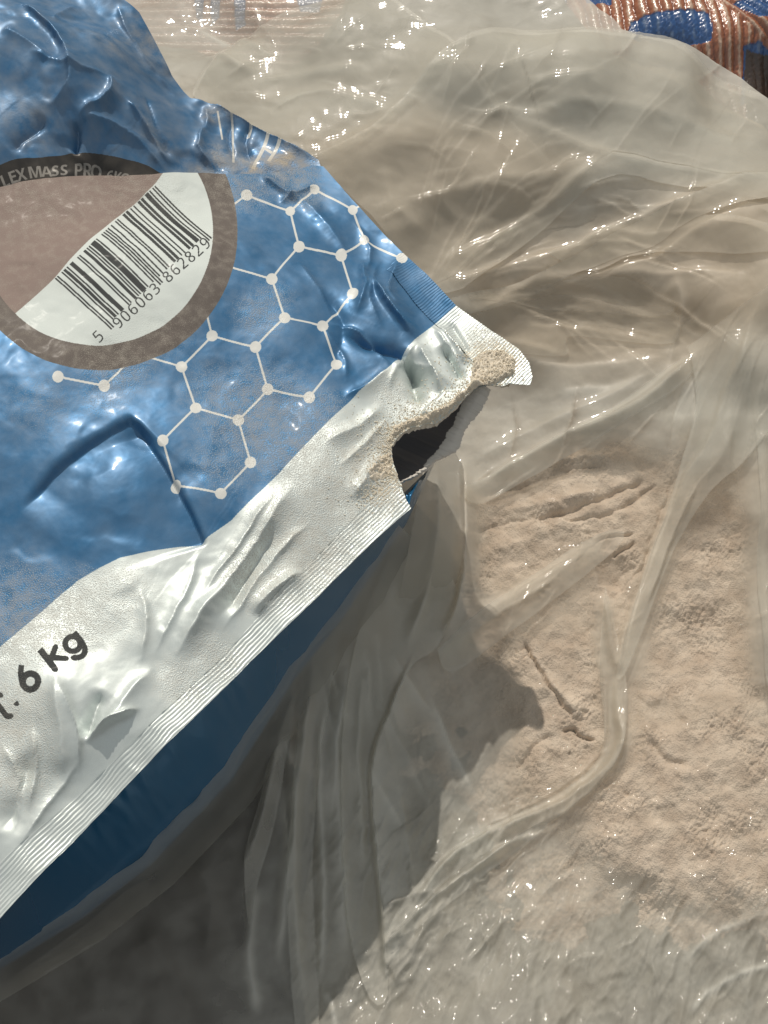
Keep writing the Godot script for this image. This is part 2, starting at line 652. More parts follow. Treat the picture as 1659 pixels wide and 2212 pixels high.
func build_ground() -> void:
	var m := StandardMaterial3D.new()
	m.albedo_color = srgb(52, 43, 36)
	m.roughness = 0.85
	var pl := PlaneMesh.new()
	pl.size = Vector2(6, 6)
	var o := obj("ground", pl, m)
	o.position.y = -0.003
	o.set_meta("kind", "structure")
	o.set_meta("label", "dark brown ground under the plastic bag")

func build_bases() -> void:
	film_base = base_of([
		[-300, -100, 0.03], [0, 60, 0.03], [300, -80, 0.022], [480, 60, 0.034], [640, 0, 0.040], [420, 220, 0.045], [560, 160, 0.048], [760, 60, 0.056], [880, 40, 0.055], [1000, 110, 0.060], [1150, 30, 0.050], [1250, 130, 0.060],
		[1420, 150, 0.052], [1600, 240, 0.036], [1760, 330, 0.03], [720, 300, 0.052], [850, 280, 0.054], [860, 420, 0.046], [1060, 330, 0.049], [1300, 330, 0.048], [1500, 400, 0.044], [1650, 480, 0.046], [1760, 600, 0.05],
		[980, 560, 0.036], [1180, 560, 0.035], [1380, 540, 0.036], [1560, 600, 0.040], [1640, 760, 0.036], [1180, 700, 0.021], [1330, 740, 0.022], [1450, 760, 0.026], [1100, 900, 0.012], [1280, 860, 0.018], [1420, 900, 0.020],
		[1560, 900, 0.026], [1100, 1050, 0.010], [1300, 1040, 0.012], [1640, 1060, 0.024], [1100, 1200, 0.010], [1300, 1250, 0.011], [1500, 1250, 0.012], [1660, 1300, 0.018], [1000, 1500, 0.008], [1200, 1500, 0.010],
		[1500, 1550, 0.012], [1000, 1800, 0.007], [1300, 1850, 0.009], [1600, 1850, 0.010], [900, 2150, 0.006], [1300, 2150, 0.007], [1650, 2150, 0.007], [1100, 2240, 0.017], [880, 2240, 0.014], [1050, 1980, 0.006], [700, 2150, 0.009], [500, 2100, 0.010], [300, 2150, 0.012], [100, 2180, 0.012],
		[700, 1300, 0.030], [760, 1500, 0.018], [640, 1600, 0.020], [640, 1850, 0.013], [500, 1800, 0.016], [300, 2000, 0.014], [930, 1150, 0.030], [940, 1350, 0.016], [400, 1000, 0.012], [200, 1500, 0.012]])
	powder_base = base_of([
		[500, 300, 0.018], [1000, 300, 0.020], [1400, 300, 0.018], [1000, 700, 0.012], [1300, 700, 0.012], [1600, 700, 0.014], [1100, 950, 0.006], [1300, 980, 0.0095], [1100, 1100, 0.0085], [1250, 1080, 0.0115], [1400, 1050, 0.0095],
		[1560, 1050, 0.0125], [1100, 1250, 0.008], [1300, 1250, 0.0085], [1350, 1180, 0.0095], [1480, 1200, 0.0115], [1600, 1120, 0.0125], [1500, 1400, 0.0085], [1150, 1420, 0.0095], [1180, 1600, 0.0100], [1280, 1600, 0.0095], [1450, 1640, 0.0115],
		[1600, 1600, 0.0115], [1350, 1800, 0.0105], [1500, 1850, 0.0100], [1650, 1900, 0.009], [1200, 1900, 0.003], [1350, 2010, 0.001], [1600, 2060, 0.001], [1000, 1400, 0.004], [1000, 1600, 0.002], [900, 1850, -0.003], [800, 2200, -0.004], [1100, 2200, -0.004], [1400, 2200, -0.004], [1650, 2230, -0.004], [600, 1800, -0.004], [700, 1300, -0.002], [300, 2000, -0.004], [300, 1000, 0.0]], 0.006)
	pouch_base = base_of([
		[-60, 380, 0.104], [150, 380, 0.101], [330, 372, 0.096], [500, 376, 0.088], [620, 366, 0.081], [700, 360, 0.075], [860, 540, 0.077], [985, 660, 0.080], [1060, 715, 0.083], [1145, 800, 0.085], [1000, 800, 0.085], [900, 860, 0.087],
		[850, 960, 0.086], [880, 1090, 0.086], [735, 1240, 0.088], [540, 1430, 0.090], [200, 1775, 0.092], [-60, 2045, 0.094], [600, 700, 0.098], [400, 600, 0.104], [200, 600, 0.107], [0, 800, 0.110], [250, 1000, 0.108], [450, 1050, 0.103],
		[620, 1000, 0.098], [700, 900, 0.096], [780, 700, 0.090], [300, 1300, 0.103], [100, 1500, 0.105], [0, 1700, 0.101], [400, 1350, 0.098], [600, 1200, 0.094]], 0.016)

# ------------------------------------------------------------------ patterned sheet behind
func build_cloth() -> void:
	var b := base_of([[300, -200, 0.006], [400, 60, 0.010], [600, 60, 0.010], [800, -50, 0.012], [1000, -60, 0.012], [1200, -40, 0.022], [1330, 60, 0.032], [1450, 20, 0.038], [1560, 60, 0.036], [1600, 180, 0.020], [1500, 200, 0.026], [1650, 0, 0.032], [1750, -100, 0.02], [1700, 250, 0.004], [1400, 300, 0.006], [1000, 300, 0.003], [600, 300, 0.003], [1500, -200, 0.02]])
	var s := Sheet.new()
	s.setup(-0.15, -0.31, 0.17, -0.13, 0.00045, b)
	# ribs follow the layout directions of three areas: upright on the right, slanting in the corner, level on the left
	var jit := noise(41, 60.0, false, 3)
	var rib := func(p: Vector2, dir: float, pitch: float) -> float:
		var q := p + Vector2(jit.get_noise_2d(p.x, p.y), jit.get_noise_2d(p.y, p.x)) * 0.0007
		var d := Vector2(cos(dir), sin(dir)).dot(q) / pitch
		return 1.0 - absf(2.0 * (d - floorf(d)) - 1.0)
	var corner := line_on(b, [1535, -120, 1545, 0, 1600, 40, 1640, 75, 1720, 130, 1800, 60, 1800, -150])
	var left := PackedVector2Array([Vector2(-0.2, -0.4), Vector2(0.045, -0.4), Vector2(0.045, 0.0), Vector2(-0.2, 0.0)])
	var blue := [line_on(b, [1352, 88, 1362, 52, 1400, 33, 1450, 25, 1500, 24, 1530, 32, 1540, 60, 1535, 92, 1500, 96, 1440, 90, 1400, 86]), line_on(b, [1606, 100, 1640, 88, 1680, 92, 1700, 220, 1600, 230, 1604, 160]), line_on(b, [1250, -60, 1325, -30, 1320, 14, 1268, 12]), line_on(b, [1580, 12, 1640, -20, 1680, 30, 1640, 40]),
		line_on(b, [455, -10, 475, -10, 475, 40, 458, 60]), line_on(b, [505, -10, 530, 0, 530, 60, 510, 70]), line_on(b, [420, -10, 440, 0, 436, 60, 424, 40]), line_on(b, [640, 0, 700, -10, 690, 30, 650, 30]), line_on(b, [760, -60, 1240, -60, 1220, 20, 800, 20])]
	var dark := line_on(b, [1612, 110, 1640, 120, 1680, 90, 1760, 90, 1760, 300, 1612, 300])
	var cs := PackedColorArray()
	cs.resize(s.nx * s.nz)
	var fine := noise(42, 900.0, false, 2)
	var worn := noise(43, 300.0, false, 3)
	for j in s.nz:
		for i in s.nx:
			var p := Vector2(s.x0 + i * s.st, s.z0 + j * s.st)
			var n := j * s.nx + i
			var r: float
			if Geometry2D.is_point_in_polygon(p, left):
				r = rib.call(p, PI / 2, 0.0042)
			elif Geometry2D.is_point_in_polygon(p, corner):
				r = rib.call(p, 2.25, 0.0040)
			else:
				r = rib.call(p, -0.10, 0.0043)
			var isb := false
			for q in blue:
				if Geometry2D.is_point_in_polygon(p, q):
					isb = true
					break
			var w := worn.get_noise_2d(p.x, p.y)
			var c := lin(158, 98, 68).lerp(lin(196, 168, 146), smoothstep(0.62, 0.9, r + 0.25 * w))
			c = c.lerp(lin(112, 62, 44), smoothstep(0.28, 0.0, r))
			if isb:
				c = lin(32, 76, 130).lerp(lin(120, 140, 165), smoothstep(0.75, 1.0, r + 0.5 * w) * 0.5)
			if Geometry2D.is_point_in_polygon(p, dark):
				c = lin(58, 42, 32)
			s.h[n] += 0.0014 * sqrt(r) * (0.6 if isb else 1.0) + 0.00028 * fine.get_noise_2d(p.x, p.y)
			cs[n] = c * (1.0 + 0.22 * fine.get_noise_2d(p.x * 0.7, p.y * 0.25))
	var rect := PackedVector2Array([Vector2(-0.148, -0.308), Vector2(0.168, -0.308), Vector2(0.168, -0.132), Vector2(-0.148, -0.132)])
	s.wob_amp = 0.0
	var me := s.emit(rect, 0.0)
	# colours by vertex place
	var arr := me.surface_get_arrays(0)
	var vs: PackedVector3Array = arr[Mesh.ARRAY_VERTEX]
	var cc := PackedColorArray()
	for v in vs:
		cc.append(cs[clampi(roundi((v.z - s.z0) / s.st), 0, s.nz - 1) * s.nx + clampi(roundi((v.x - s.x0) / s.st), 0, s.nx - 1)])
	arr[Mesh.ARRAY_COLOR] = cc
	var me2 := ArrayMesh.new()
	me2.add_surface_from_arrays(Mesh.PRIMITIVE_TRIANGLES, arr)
	var m := StandardMaterial3D.new()
	m.vertex_color_use_as_albedo = true
	m.roughness = 0.30
	m.metallic_specular = 0.7
	var t := thing("ribbed_cloth", "ribbed shiny cloth in copper orange and blue behind the clear bag", "cloth")
	obj("woven_cloth", me2, m, t)

# ------------------------------------------------------------------ powder
var powder_sheet: Sheet
func build_powder() -> void:
	var s := Sheet.new()
	powder_sheet = s
	s.setup(-0.03, -0.075, 0.14, 0.13, 0.00042, powder_base)
	var P := func(pts: Array) -> PackedVector2Array: return line_on(powder_base, pts)
	s.wob_amp = 0.0014
	# furrows, cracks and dents
	for f in [[[1010, 1075, 1120, 1050, 1240, 1010, 1330, 1005], 10, 14, -0.0022], [[1180, 1120, 1290, 1080, 1400, 1035], 6, 9, -0.0022], [[1020, 1150, 1150, 1120, 1260, 1110], 6, 10, -0.0012], [[1200, 1130, 1300, 1110, 1360, 1085, 1430, 1040], 5, 6, -0.0016],
		[[1230, 1215, 1300, 1165, 1350, 1158, 1375, 1150], 3, 3, -0.0030], [[1320, 1200, 1350, 1185, 1372, 1170], 3, 4, -0.0022], [[1125, 1380, 1160, 1440, 1180, 1475, 1215, 1520, 1235, 1555], 3, 3.5, -0.0026], [[1215, 1580, 1240, 1578, 1260, 1592, 1285, 1605], 3.5, 4, -0.0030],
		[[1120, 1660, 1150, 1620, 1190, 1580], 6, 8, -0.0014], [[1400, 1590, 1440, 1640, 1490, 1655], 10, 14, -0.0018], [[1480, 1000, 1430, 1100, 1390, 1220, 1310, 1300], 4, 6, -0.0016]]:
		s.stroke(s.h, smooth_line(P.call(f[0]), 3), f[1] * U, f[2] * U, f[3], 1.3, 0.15, 0.15)
	for f in [[[1060, 1100, 1180, 1090, 1300, 1060], 16, 16, 0.0014], [[1040, 1200, 1180, 1150, 1280, 1140], 20, 20, 0.0012], [[1180, 1010, 1260, 985, 1330, 1000], 12, 12, 0.0016], [[1120, 1500, 1200, 1490, 1260, 1560], 22, 22, 0.0014]]:
		s.stroke(s.h, smooth_line(P.call(f[0]), 3), f[1] * U, f[2] * U, f[3], 1.5)
	for d in [[[1290, 1215, 1330, 1200, 1365, 1225, 1340, 1270, 1300, 1260], 14, -0.0026], [[1440, 1330, 1520, 1320, 1570, 1370, 1540, 1430, 1460, 1450, 1430, 1400], 30, -0.0014], [[1400, 1520, 1450, 1500, 1470, 1560, 1420, 1580], 16, -0.0018]]:
		s.patch(s.h, P.call(d[0]), d[1] * U, d[2])
	var lump := noise(11, 95.0, false, 4)
	var crumb := noise(12, 420.0, true, 3, 0.004)
	var grain := noise(13, 1500.0, false, 2)
	var rough := noise(14, 45.0, false, 2)
	for j in s.nz:
		for i in s.nx:
			var x := s.x0 + i * s.st
			var z := s.z0 + j * s.st
			var n := j * s.nx + i
			var k := smoothstep(-0.15, 0.5, rough.get_noise_2d(x, z))
			s.h[n] += 0.0014 * lump.get_noise_2d(x, z) + (0.00016 + 0.00060 * k) * crumb.get_noise_2d(x * 1.0, z * 1.25) + 0.00010 * grain.get_noise_2d(x, z)
			s.tint[n] = 0.5 + 0.9 * lump.get_noise_2d(x + 3.0, z) + 0.25 * grain.get_noise_2d(x, z)
	s.wob_amp = 0.0
	var m := StandardMaterial3D.new()
	m.vertex_color_use_as_albedo = true
	m.roughness = 1.0
	m.metallic_specular = 0.15
	m.heightmap_enabled = true
	m.heightmap_texture = tile(21, 0.06, false, 5)
	m.heightmap_scale = 0.03
	m.uv1_triplanar = true
	m.uv1_scale = Vector3.ONE * 45.0
	var rect := PackedVector2Array([Vector2(-0.029, -0.074), Vector2(0.139, -0.074), Vector2(0.139, 0.129), Vector2(-0.029, 0.129)])
	var o := obj("powder", s.emit(rect, 0.0, Rect2(0, 0, 1, 1), lin(184, 167, 149), lin(209, 194, 176)), m)
	o.set_meta("kind", "stuff")
	o.set_meta("label", "pale tan powder spilled and caked inside the clear bag")
	o.set_meta("category", "powder")

# ------------------------------------------------------------------ clear bag
func film_material() -> StandardMaterial3D:
	var m := StandardMaterial3D.new()
	m.vertex_color_use_as_albedo = true
	m.transparency = BaseMaterial3D.TRANSPARENCY_ALPHA
	m.cull_mode = BaseMaterial3D.CULL_DISABLED
	m.roughness = 0.42
	m.metallic_specular = 0.3
	m.clearcoat_enabled = true
	m.clearcoat = 0.8
	m.clearcoat_roughness = 0.055
	m.backlight_enabled = true
	m.backlight = Color(0.8, 0.79, 0.76)
	m.heightmap_enabled = true
	m.heightmap_texture = tile(22, 0.02, true, 4)
	m.heightmap_scale = 0.004
	m.uv1_triplanar = true
	m.uv1_scale = Vector3.ONE * 28.0
	return m

func build_lower_film(t: Node3D) -> void:
	var s := Sheet.new()
	s.setup(-0.16, -0.27, 0.152, 0.142, 0.0010, film_base)
	var big := noise(35, 30.0, false, 3)
	var fold := noise(36, 40.0, true, 3, 0.015)
	for j in s.nz:
		for i in s.nx:
			var x := s.x0 + i * s.st
			var z := s.z0 + j * s.st
			var n := j * s.nx + i
			s.h[n] = maxf(0.0016, s.h[n] - 0.008 - 0.006 * smoothstep(-0.08, -0.03, z)) + 0.0012 * big.get_noise_2d(x, z) + 0.0006 * fold.get_noise_2d(x, z)
			s.tint[n] = smoothstep(0.06, -0.02, z) * smoothstep(-0.19, -0.165, z) + 0.3 * big.get_noise_2d(x + 2.0, z)
	s.wob_amp = 0.0
	var poly := PackedVector2Array()
	poly.append_array(line_on(film_base, [300, 60, 420, 75, 540, 100, 620, 120, 690, 60, 740, -20, 760, -100, 1180, -100, 1250, 0, 1290, 40, 1320, 80, 1400, 108, 1530, 156, 1659, 240, 1800, 360]))
	poly.append(Vector2(0.149, 0.137))
	poly.append_array(line_on(film_base, [660, 2240, 640, 2000, 690, 1700, 720, 1480, 600, 1200, 300, 1500, -60, 1700]))
	poly.append(Vector2(-0.154, -0.06))
	var m := StandardMaterial3D.new()
	m.vertex_color_use_as_albedo = true
	m.roughness = 0.6
	m.cull_mode = BaseMaterial3D.CULL_DISABLED
	m.backlight_enabled = true
	m.backlight = Color(0.4, 0.38, 0.35)
	obj("lower_layer", s.emit(poly, 0.0, Rect2(0, 0, 1, 1), lin(136, 130, 117), lin(190, 173, 148)), m, t)

func build_film() -> void:
	var s := Sheet.new()
	s.setup(-0.16, -0.285, 0.152, 0.142, 0.00055, film_base)
	var P := func(pts: Array) -> PackedVector2Array: return smooth_line(line_on(film_base, pts), 3)
	s.wob_amp = 0.0007
	s.wob.frequency = 45.0
	# folds: layout line, width left, width right (of its direction), height
	var folds := [
		[[425, 200, 520, 100, 640, 30, 760, -10], 10, 90, 0.0035], [[690, 330, 800, 285, 880, 215, 955, 120, 1005, 88], 12, 150, 0.0040], [[1005, 88, 1100, 72, 1250, 72, 1420, 86, 1560, 150, 1680, 225], 10, 150, 0.0030],
		[[520, 185, 610, 175, 720, 152, 800, 150], 8, 22, 0.0022], [[560, 235, 660, 205, 760, 215, 860, 240], 8, 26, 0.0020], [[440, 120, 520, 150, 560, 165], 10, 12, 0.003], [[420, 60, 500, 100, 590, 130], 9, 14, 0.003], [[540, 0, 560, 60, 600, 110], 8, 10, 0.003],
		[[1130, 185, 1200, 172, 1290, 165], 6, 14, 0.0018], [[975, 120, 990, 96, 1030, 92], 6, 10, 0.0016], [[1000, 305, 1060, 250, 1120, 250, 1200, 270], 8, 20, 0.0022], [[1080, 250, 1200, 300, 1320, 338, 1480, 372, 1680, 400], 7, 18, 0.0024],
		[[900, 430, 1040, 400, 1180, 385, 1320, 338], 8, 22, 0.0022], [[950, 575, 1080, 520, 1180, 455, 1320, 340], 9, 34, 0.0040], [[1090, 290, 1200, 240, 1350, 240, 1500, 280, 1680, 330], 14, 40, 0.0030], [[830, 350, 850, 450, 930, 520], 12, 20, 0.0018], [[920, 400, 990, 480, 1080, 490], 10, 16, 0.0016],
		[[930, 640, 1080, 590, 1240, 540, 1400, 465, 1520, 420, 1700, 380], 10, 44, 0.0052], [[990, 700, 1150, 620, 1320, 590, 1420, 560, 1560, 470, 1700, 440], 9, 34, 0.0040], [[1150, 640, 1330, 600, 1500, 590, 1640, 590], 8, 30, 0.0024], [[1240, 500, 1400, 520, 1560, 490, 1700, 500], 8, 24, 0.0022],
		[[1040, 665, 1180, 650, 1330, 672, 1440, 700], 5, 26, 0.0022], [[1010, 725, 1130, 745, 1220, 768], 5, 30, 0.0022], [[1100, 700, 1300, 720, 1440, 745], 5, 24, 0.0020], [[1450, 600, 1475, 660, 1460, 750], 8, 14, 0.003],
		[[1000, 1065, 1110, 1010, 1200, 960, 1330, 905, 1420, 850, 1520, 740], 10, 26, 0.0046], [[1020, 990, 1160, 930, 1290, 870, 1420, 800], 10, 30, 0.0022],
		[[1660, 600, 1600, 760, 1560, 860, 1530, 960, 1480, 1030, 1440, 1130, 1390, 1270, 1350, 1400, 1336, 1480], 20, 6, 0.0046], [[1336, 1440, 1330, 1540, 1335, 1600, 1300, 1670, 1220, 1730, 1110, 1780, 980, 1850, 860, 2010], 16, 6, 0.0042], [[1300, 1400, 1306, 1520, 1290, 1630, 1200, 1710, 1080, 1770, 960, 1840], 4, 8, 0.0016], [[1350, 1420, 1350, 1560, 1322, 1660, 1230, 1750, 1100, 1810], 3, 7, 0.0014], [[1460, 1060, 1400, 1210, 1350, 1370, 1330, 1480], 3, 8, 0.0018], [[1510, 1040, 1440, 1190, 1390, 1330], 3, 8, 0.0016], [[1200, 1255, 1100, 1325, 1000, 1395], 3, 8, 0.0014], [[1580, 700, 1600, 830, 1570, 960, 1500, 1080], 12, 22, 0.0040],
		[[1310, 1175, 1220, 1230, 1120, 1290, 1040, 1350, 940, 1420], 22, 26, 0.0042], [[1300, 1280, 1320, 1400, 1335, 1470], 8, 8, 0.0022], [[1640, 880, 1648, 1100, 1646, 1300, 1660, 1500], 18, 20, 0.006],
		[[1000, 980, 1003, 1100, 998, 1260, 955, 1380], 24, 5, 0.0060], [[940, 1000, 945, 1150, 920, 1300, 870, 1420], 10, 14, 0.004],
		[[900, 1400, 850, 1520, 812, 1620, 800, 1700, 815, 1850, 828, 2000, 838, 2160], 60, 4, 0.0050], [[760, 1380, 745, 1480, 730, 1600, 728, 1720, 740, 1900, 745, 2100], 14, 18, 0.0036], [[690, 1380, 670, 1500, 655, 1650, 640, 1800, 640, 2000, 660, 2200], 10, 14, 0.0040],
		[[640, 1480, 600, 1620, 570, 1760, 520, 1900], 12, 10, 0.0040], [[600, 1560, 640, 1700, 620, 1900, 600, 2100], 9, 12, 0.0026], [[700, 1500, 690, 1700, 700, 1900, 690, 2150], 7, 10, 0.0022], [[780, 1450, 775, 1650, 790, 1900], 7, 10, 0.0018],
		[[420, 1850, 460, 1950, 440, 2100], 16, 20, 0.003], [[300, 2000, 360, 2080, 420, 2200], 16, 20, 0.003], [[560, 1900, 540, 2050, 560, 2200], 10, 14, 0.0024], [[0, 2140, 120, 2060, 240, 1970, 330, 1890], 14, 18, 0.008],
		[[840, 2030, 930, 1950, 1020, 1880, 1130, 1800], 5, 8, 0.0020], [[1000, 1900, 1090, 1830, 1180, 1800], 5, 8, 0.0016], [[700, 2140, 720, 2180, 730, 2240], 6, 8, 0.0014], [[1470, 2080, 1560, 2010, 1680, 1960], 7, 10, 0.0016], [[1480, 2200, 1560, 2120, 1680, 2080], 7, 10, 0.0014],
		[[1090, 760, 1200, 790, 1330, 790, 1430, 770], 8, 20, 0.0016], [[1200, 850, 1300, 840, 1400, 815], 8, 18, 0.0012]]
	for f in folds:
		s.stroke(s.h, P.call(f[0]), f[1] * 1.5 * U, f[2] * 1.3 * U, f[3] * (0.40 if f[0][1] < 950 else 0.80), 1.5, 0.2, 0.2)
	# fine drawn streaks fanning out from where the pouch pulls the bag
	var rng := RandomNumberGenerator.new()
	rng.seed = 19
	var streaks := []
	for k in 120:
		var kind := k % 5
		var c := Vector2(900, 690)
		var a0 := deg_to_rad(rng.randf_range(-92.0, 2.0))
		var bend := rng.randf_range(-0.1, 0.45)
		var r0 := rng.randf_range(70.0, 480.0)
		var len := rng.randf_range(120.0, 380.0)
		if kind == 3:                      # down the right border
			c = Vector2(1900, 620)
			a0 = deg_to_rad(rng.randf_range(130.0, 185.0))
			r0 = rng.randf_range(220.0, 420.0)
			bend = -0.5
		elif kind == 4:                    # hanging pleats below the pouch
			c = Vector2(860, 760)
			a0 = deg_to_rad(rng.randf_range(84.0, 120.0))
			r0 = rng.randf_range(560.0, 1000.0)
			bend = rng.randf_range(-0.15, 0.0)
		var pts := []
		for e in 5:
			var rr := r0 + len * e / 4.0
			var an := a0 + bend * e / 4.0
			pts.append(c.x + cos(an) * rr)
			pts.append(c.y + sin(an) * rr)
		streaks.append([P.call(pts), rng.randf_range(1.5, 4.0), rng.randf_range(5.0, 22.0), rng.randf_range(0.00010, 0.00045)])
	for k in 190:                          # short angular creases where the film has been crushed
		var zone := k % 3
		var p0 := Vector2(rng.randf_range(450, 1640), rng.randf_range(30, 720))
		var dir := rng.randf_range(-1.1, 0.5)
		if zone == 1:
			p0 = Vector2(rng.randf_range(1000, 1660), rng.randf_range(1000, 2200))
			dir = rng.randf_range(-1.35, -0.35)
		elif zone == 2:
			p0 = Vector2(rng.randf_range(760, 1660), rng.randf_range(1750, 2230))
			dir = rng.randf_range(-1.9, -0.3)
		var pts := []
		var l1 := rng.randf_range(30.0, 110.0)
		for e in 3:
			pts.append(p0.x)
			pts.append(p0.y)
			p0 += Vector2(cos(dir), sin(dir)) * l1
			dir += rng.randf_range(-0.6, 0.6)
		streaks.append([line_on(film_base, pts), rng.randf_range(1.2, 3.0), rng.randf_range(5.0, 20.0), rng.randf_range(0.00015, 0.00055) * (1.0 if zone == 0 else 1.5)])
	for q in streaks:
		s.stroke(s.h, q[0], q[1] * U, q[2] * U, q[3], 1.0, 0.3, 0.4)
	# where the bag is clear (powder shows through) and where it is milky
	s.al.fill(0.90)
	for j in s.nz:
		for i in s.nx:
			var z := s.z0 + j * s.st
			s.al[j * s.nx + i] = lerpf(0.70, 0.42, smoothstep(-0.005, 0.03, z))
	for f in folds:
		s.stroke(s.al, P.call(f[0]), f[1] * U, f[2] * 0.9 * U, 0.94 if f[0][1] < 950 else 0.78, 2.0, 0.15, 0.15, true)
	for k in streaks.size():
		var q = streaks[k]
		s.stroke(s.al, q[0], q[1] * U, q[2] * 1.3 * U, (0.86 if k % 3 else 0.6) if k < 120 or (k - 120) % 3 == 0 else 0.45, 1.3, 0.3, 0.4, true)
	s.wob_amp = 0.004
	s.patch(s.al, line_on(film_base, [1000, 1080, 1180, 985, 1400, 930, 1690, 960, 1690, 1960, 1300, 1960, 1120, 1760, 1090, 1480, 1000, 1400]), 50 * U, 0.30, true)
	s.patch(s.al, line_on(film_base, [-100, 2120, 120, 2010, 330, 1860, 560, 1540, 650, 1480, 590, 1800, 520, 2000, 470, 2300, -100, 2300]), 60 * U, 0.26, true)
	for q in [[[1010, 1085, 1100, 1050, 1180, 1000, 1300, 960, 1400, 985, 1440, 1060, 1400, 1180, 1330, 1290, 1290, 1290, 1250, 1200, 1150, 1260, 1010, 1290], 26, 0.13], [[1480, 1060, 1560, 1050, 1650, 1120, 1650, 1330, 1600, 1480, 1480, 1530, 1390, 1500, 1380, 1400, 1430, 1220], 24, 0.12],
		[[1070, 1380, 1200, 1360, 1290, 1340, 1300, 1450, 1310, 1560, 1290, 1640, 1180, 1720, 1130, 1640, 1110, 1480], 24, 0.12], [[1330, 1640, 1400, 1560, 1560, 1540, 1660, 1560, 1690, 1900, 1560, 1960, 1400, 1930, 1280, 1850, 1270, 1760], 34, 0.12]]:
		s.patch(s.al, line_on(film_base, q[0]), q[1] * U * 1.4, q[2], true)
	s.wob_amp = 0.002
	for f in [[[1660, 600, 1600, 760, 1560, 860, 1530, 960, 1480, 1030, 1440, 1130, 1390, 1270, 1350, 1400, 1336, 1480], 40, 14, 0.75], [[1336, 1440, 1330, 1540, 1335, 1600, 1300, 1670, 1220, 1730, 1110, 1780, 980, 1850], 26, 26, 0.72], [[1310, 1175, 1220, 1230, 1120, 1290, 1040, 1350, 940, 1420], 26, 36, 0.66], [[1640, 880, 1648, 1100, 1646, 1300, 1660, 1500], 18, 40, 0.7], [[1310, 1280, 1300, 1360, 1320, 1470], 24, 24, 0.6], [[1000, 980, 1003, 1100, 998, 1260, 955, 1380], 40, 5, 0.7]]:
		s.stroke(s.al, P.call(f[0]), f[1] * U, f[2] * U, f[3], 2.0, 0.05, 0.05, true)
	for q in [[[400, -80, 420, 30, 540, 90, 610, 110, 700, 30, 760, -80], 30, 0.48], [[960, -90, 1300, -60, 1300, 20, 1230, 62, 1010, 76, 900, 40], 16, 0.72]]:
		s.patch(s.al, line_on(film_base, q[0]), q[1] * U, q[2], true)
	for q in [[[940, 560, 1300, 480, 1450, 420, 1680, 420, 1680, 700, 1400, 800, 1050, 800], 90, 0.8], [[640, 300, 900, 250, 1100, 280, 1300, 340, 1200, 480, 900, 640, 700, 420], 70, 0.6], [[1000, 1080, 1660, 1000, 1660, 1900, 1100, 1750], 60, 0.5]]:
		s.patch(s.tint, line_on(film_base, q[0]), q[1] * U, q[2], true)
	var crease := noise(31, 55.0, true, 3, 0.012)
	var crackle := noise(32, 330.0, true, 3, 0.004)
	var soft := noise(33, 38.0, false, 3)
	var milky := noise(34, 70.0, false, 4, 0.01)
	for j in s.nz:
		for i in s.nx:
			var x := s.x0 + i * s.st
			var z := s.z0 + j * s.st
			var n := j * s.nx + i
			var low := smoothstep(0.0, 0.06, z) * smoothstep(-0.02, 0.02, x)
			s.h[n] += 0.0007 * soft.get_noise_2d(x, z * 1.4) + 0.00016 * crease.get_noise_2d(x * 0.8, z * 1.2) + lerpf(lerpf(0.00005, 0.00014, low), 0.00026, smoothstep(0.066, 0.10, z) * smoothstep(-0.05, 0.0, x)) * (1.0 - 0.5 * smoothstep(-0.09, -0.14, z)) * crackle.get_noise_2d(x, z * 0.55) + smoothstep(0.055, 0.09, z) * smoothstep(-0.04, 0.0, x) * (0.0003 * crease.get_noise_2d(x * 2.2 + z, z * 1.1) + 0.0022 * crease.get_noise_2d(x * 0.9 + z * 0.5, z * 0.35 - x * 0.2))
			s.al[n] = clampf(s.al[n] + 0.16 * (milky.get_noise_2d(x, z) + 0.22 * smoothstep(0.06, 0.09, z) * smoothstep(-0.03, 0.01, x) * crackle.get_noise_2d(x * 0.8 + 5.0, z * 0.5)) * (1.0 - absf(2.0 * s.al[n] - 1.0) * 0.7), 0.04, 0.97)
			var ph: float = powder_sheet.hh(x, z)
			if x > powder_sheet.x0 and z > powder_sheet.z0:
				s.h[n] = maxf(s.h[n], ph + 0.0005)
	s.wob_amp = 0.0
	var edge := line_on(film_base, [1190, -110, 1268, -4, 1300, 22, 1326, 40, 1342, 64, 1380, 78, 1430, 88, 1475, 100, 1530, 128, 1590, 165, 1659, 215, 1720, 262, 1800, 330])
	var poly := PackedVector2Array()
	poly.append(Vector2(-0.155, -0.28))
	poly.append_array(edge)
	poly.append(Vector2(0.150, 0.138))
	poly.append(Vector2(-0.155, 0.138))
	var m := film_material()
	var t := thing("plastic_bag", "crumpled milky translucent plastic bag spread under the foil pouch", "plastic bag")
	obj("film_sheet", s.emit(poly, 0.0, Rect2(0, 0, 1, 1), lin(226, 224, 214), lin(220, 206, 184)), m, t)
	build_lower_film(t)
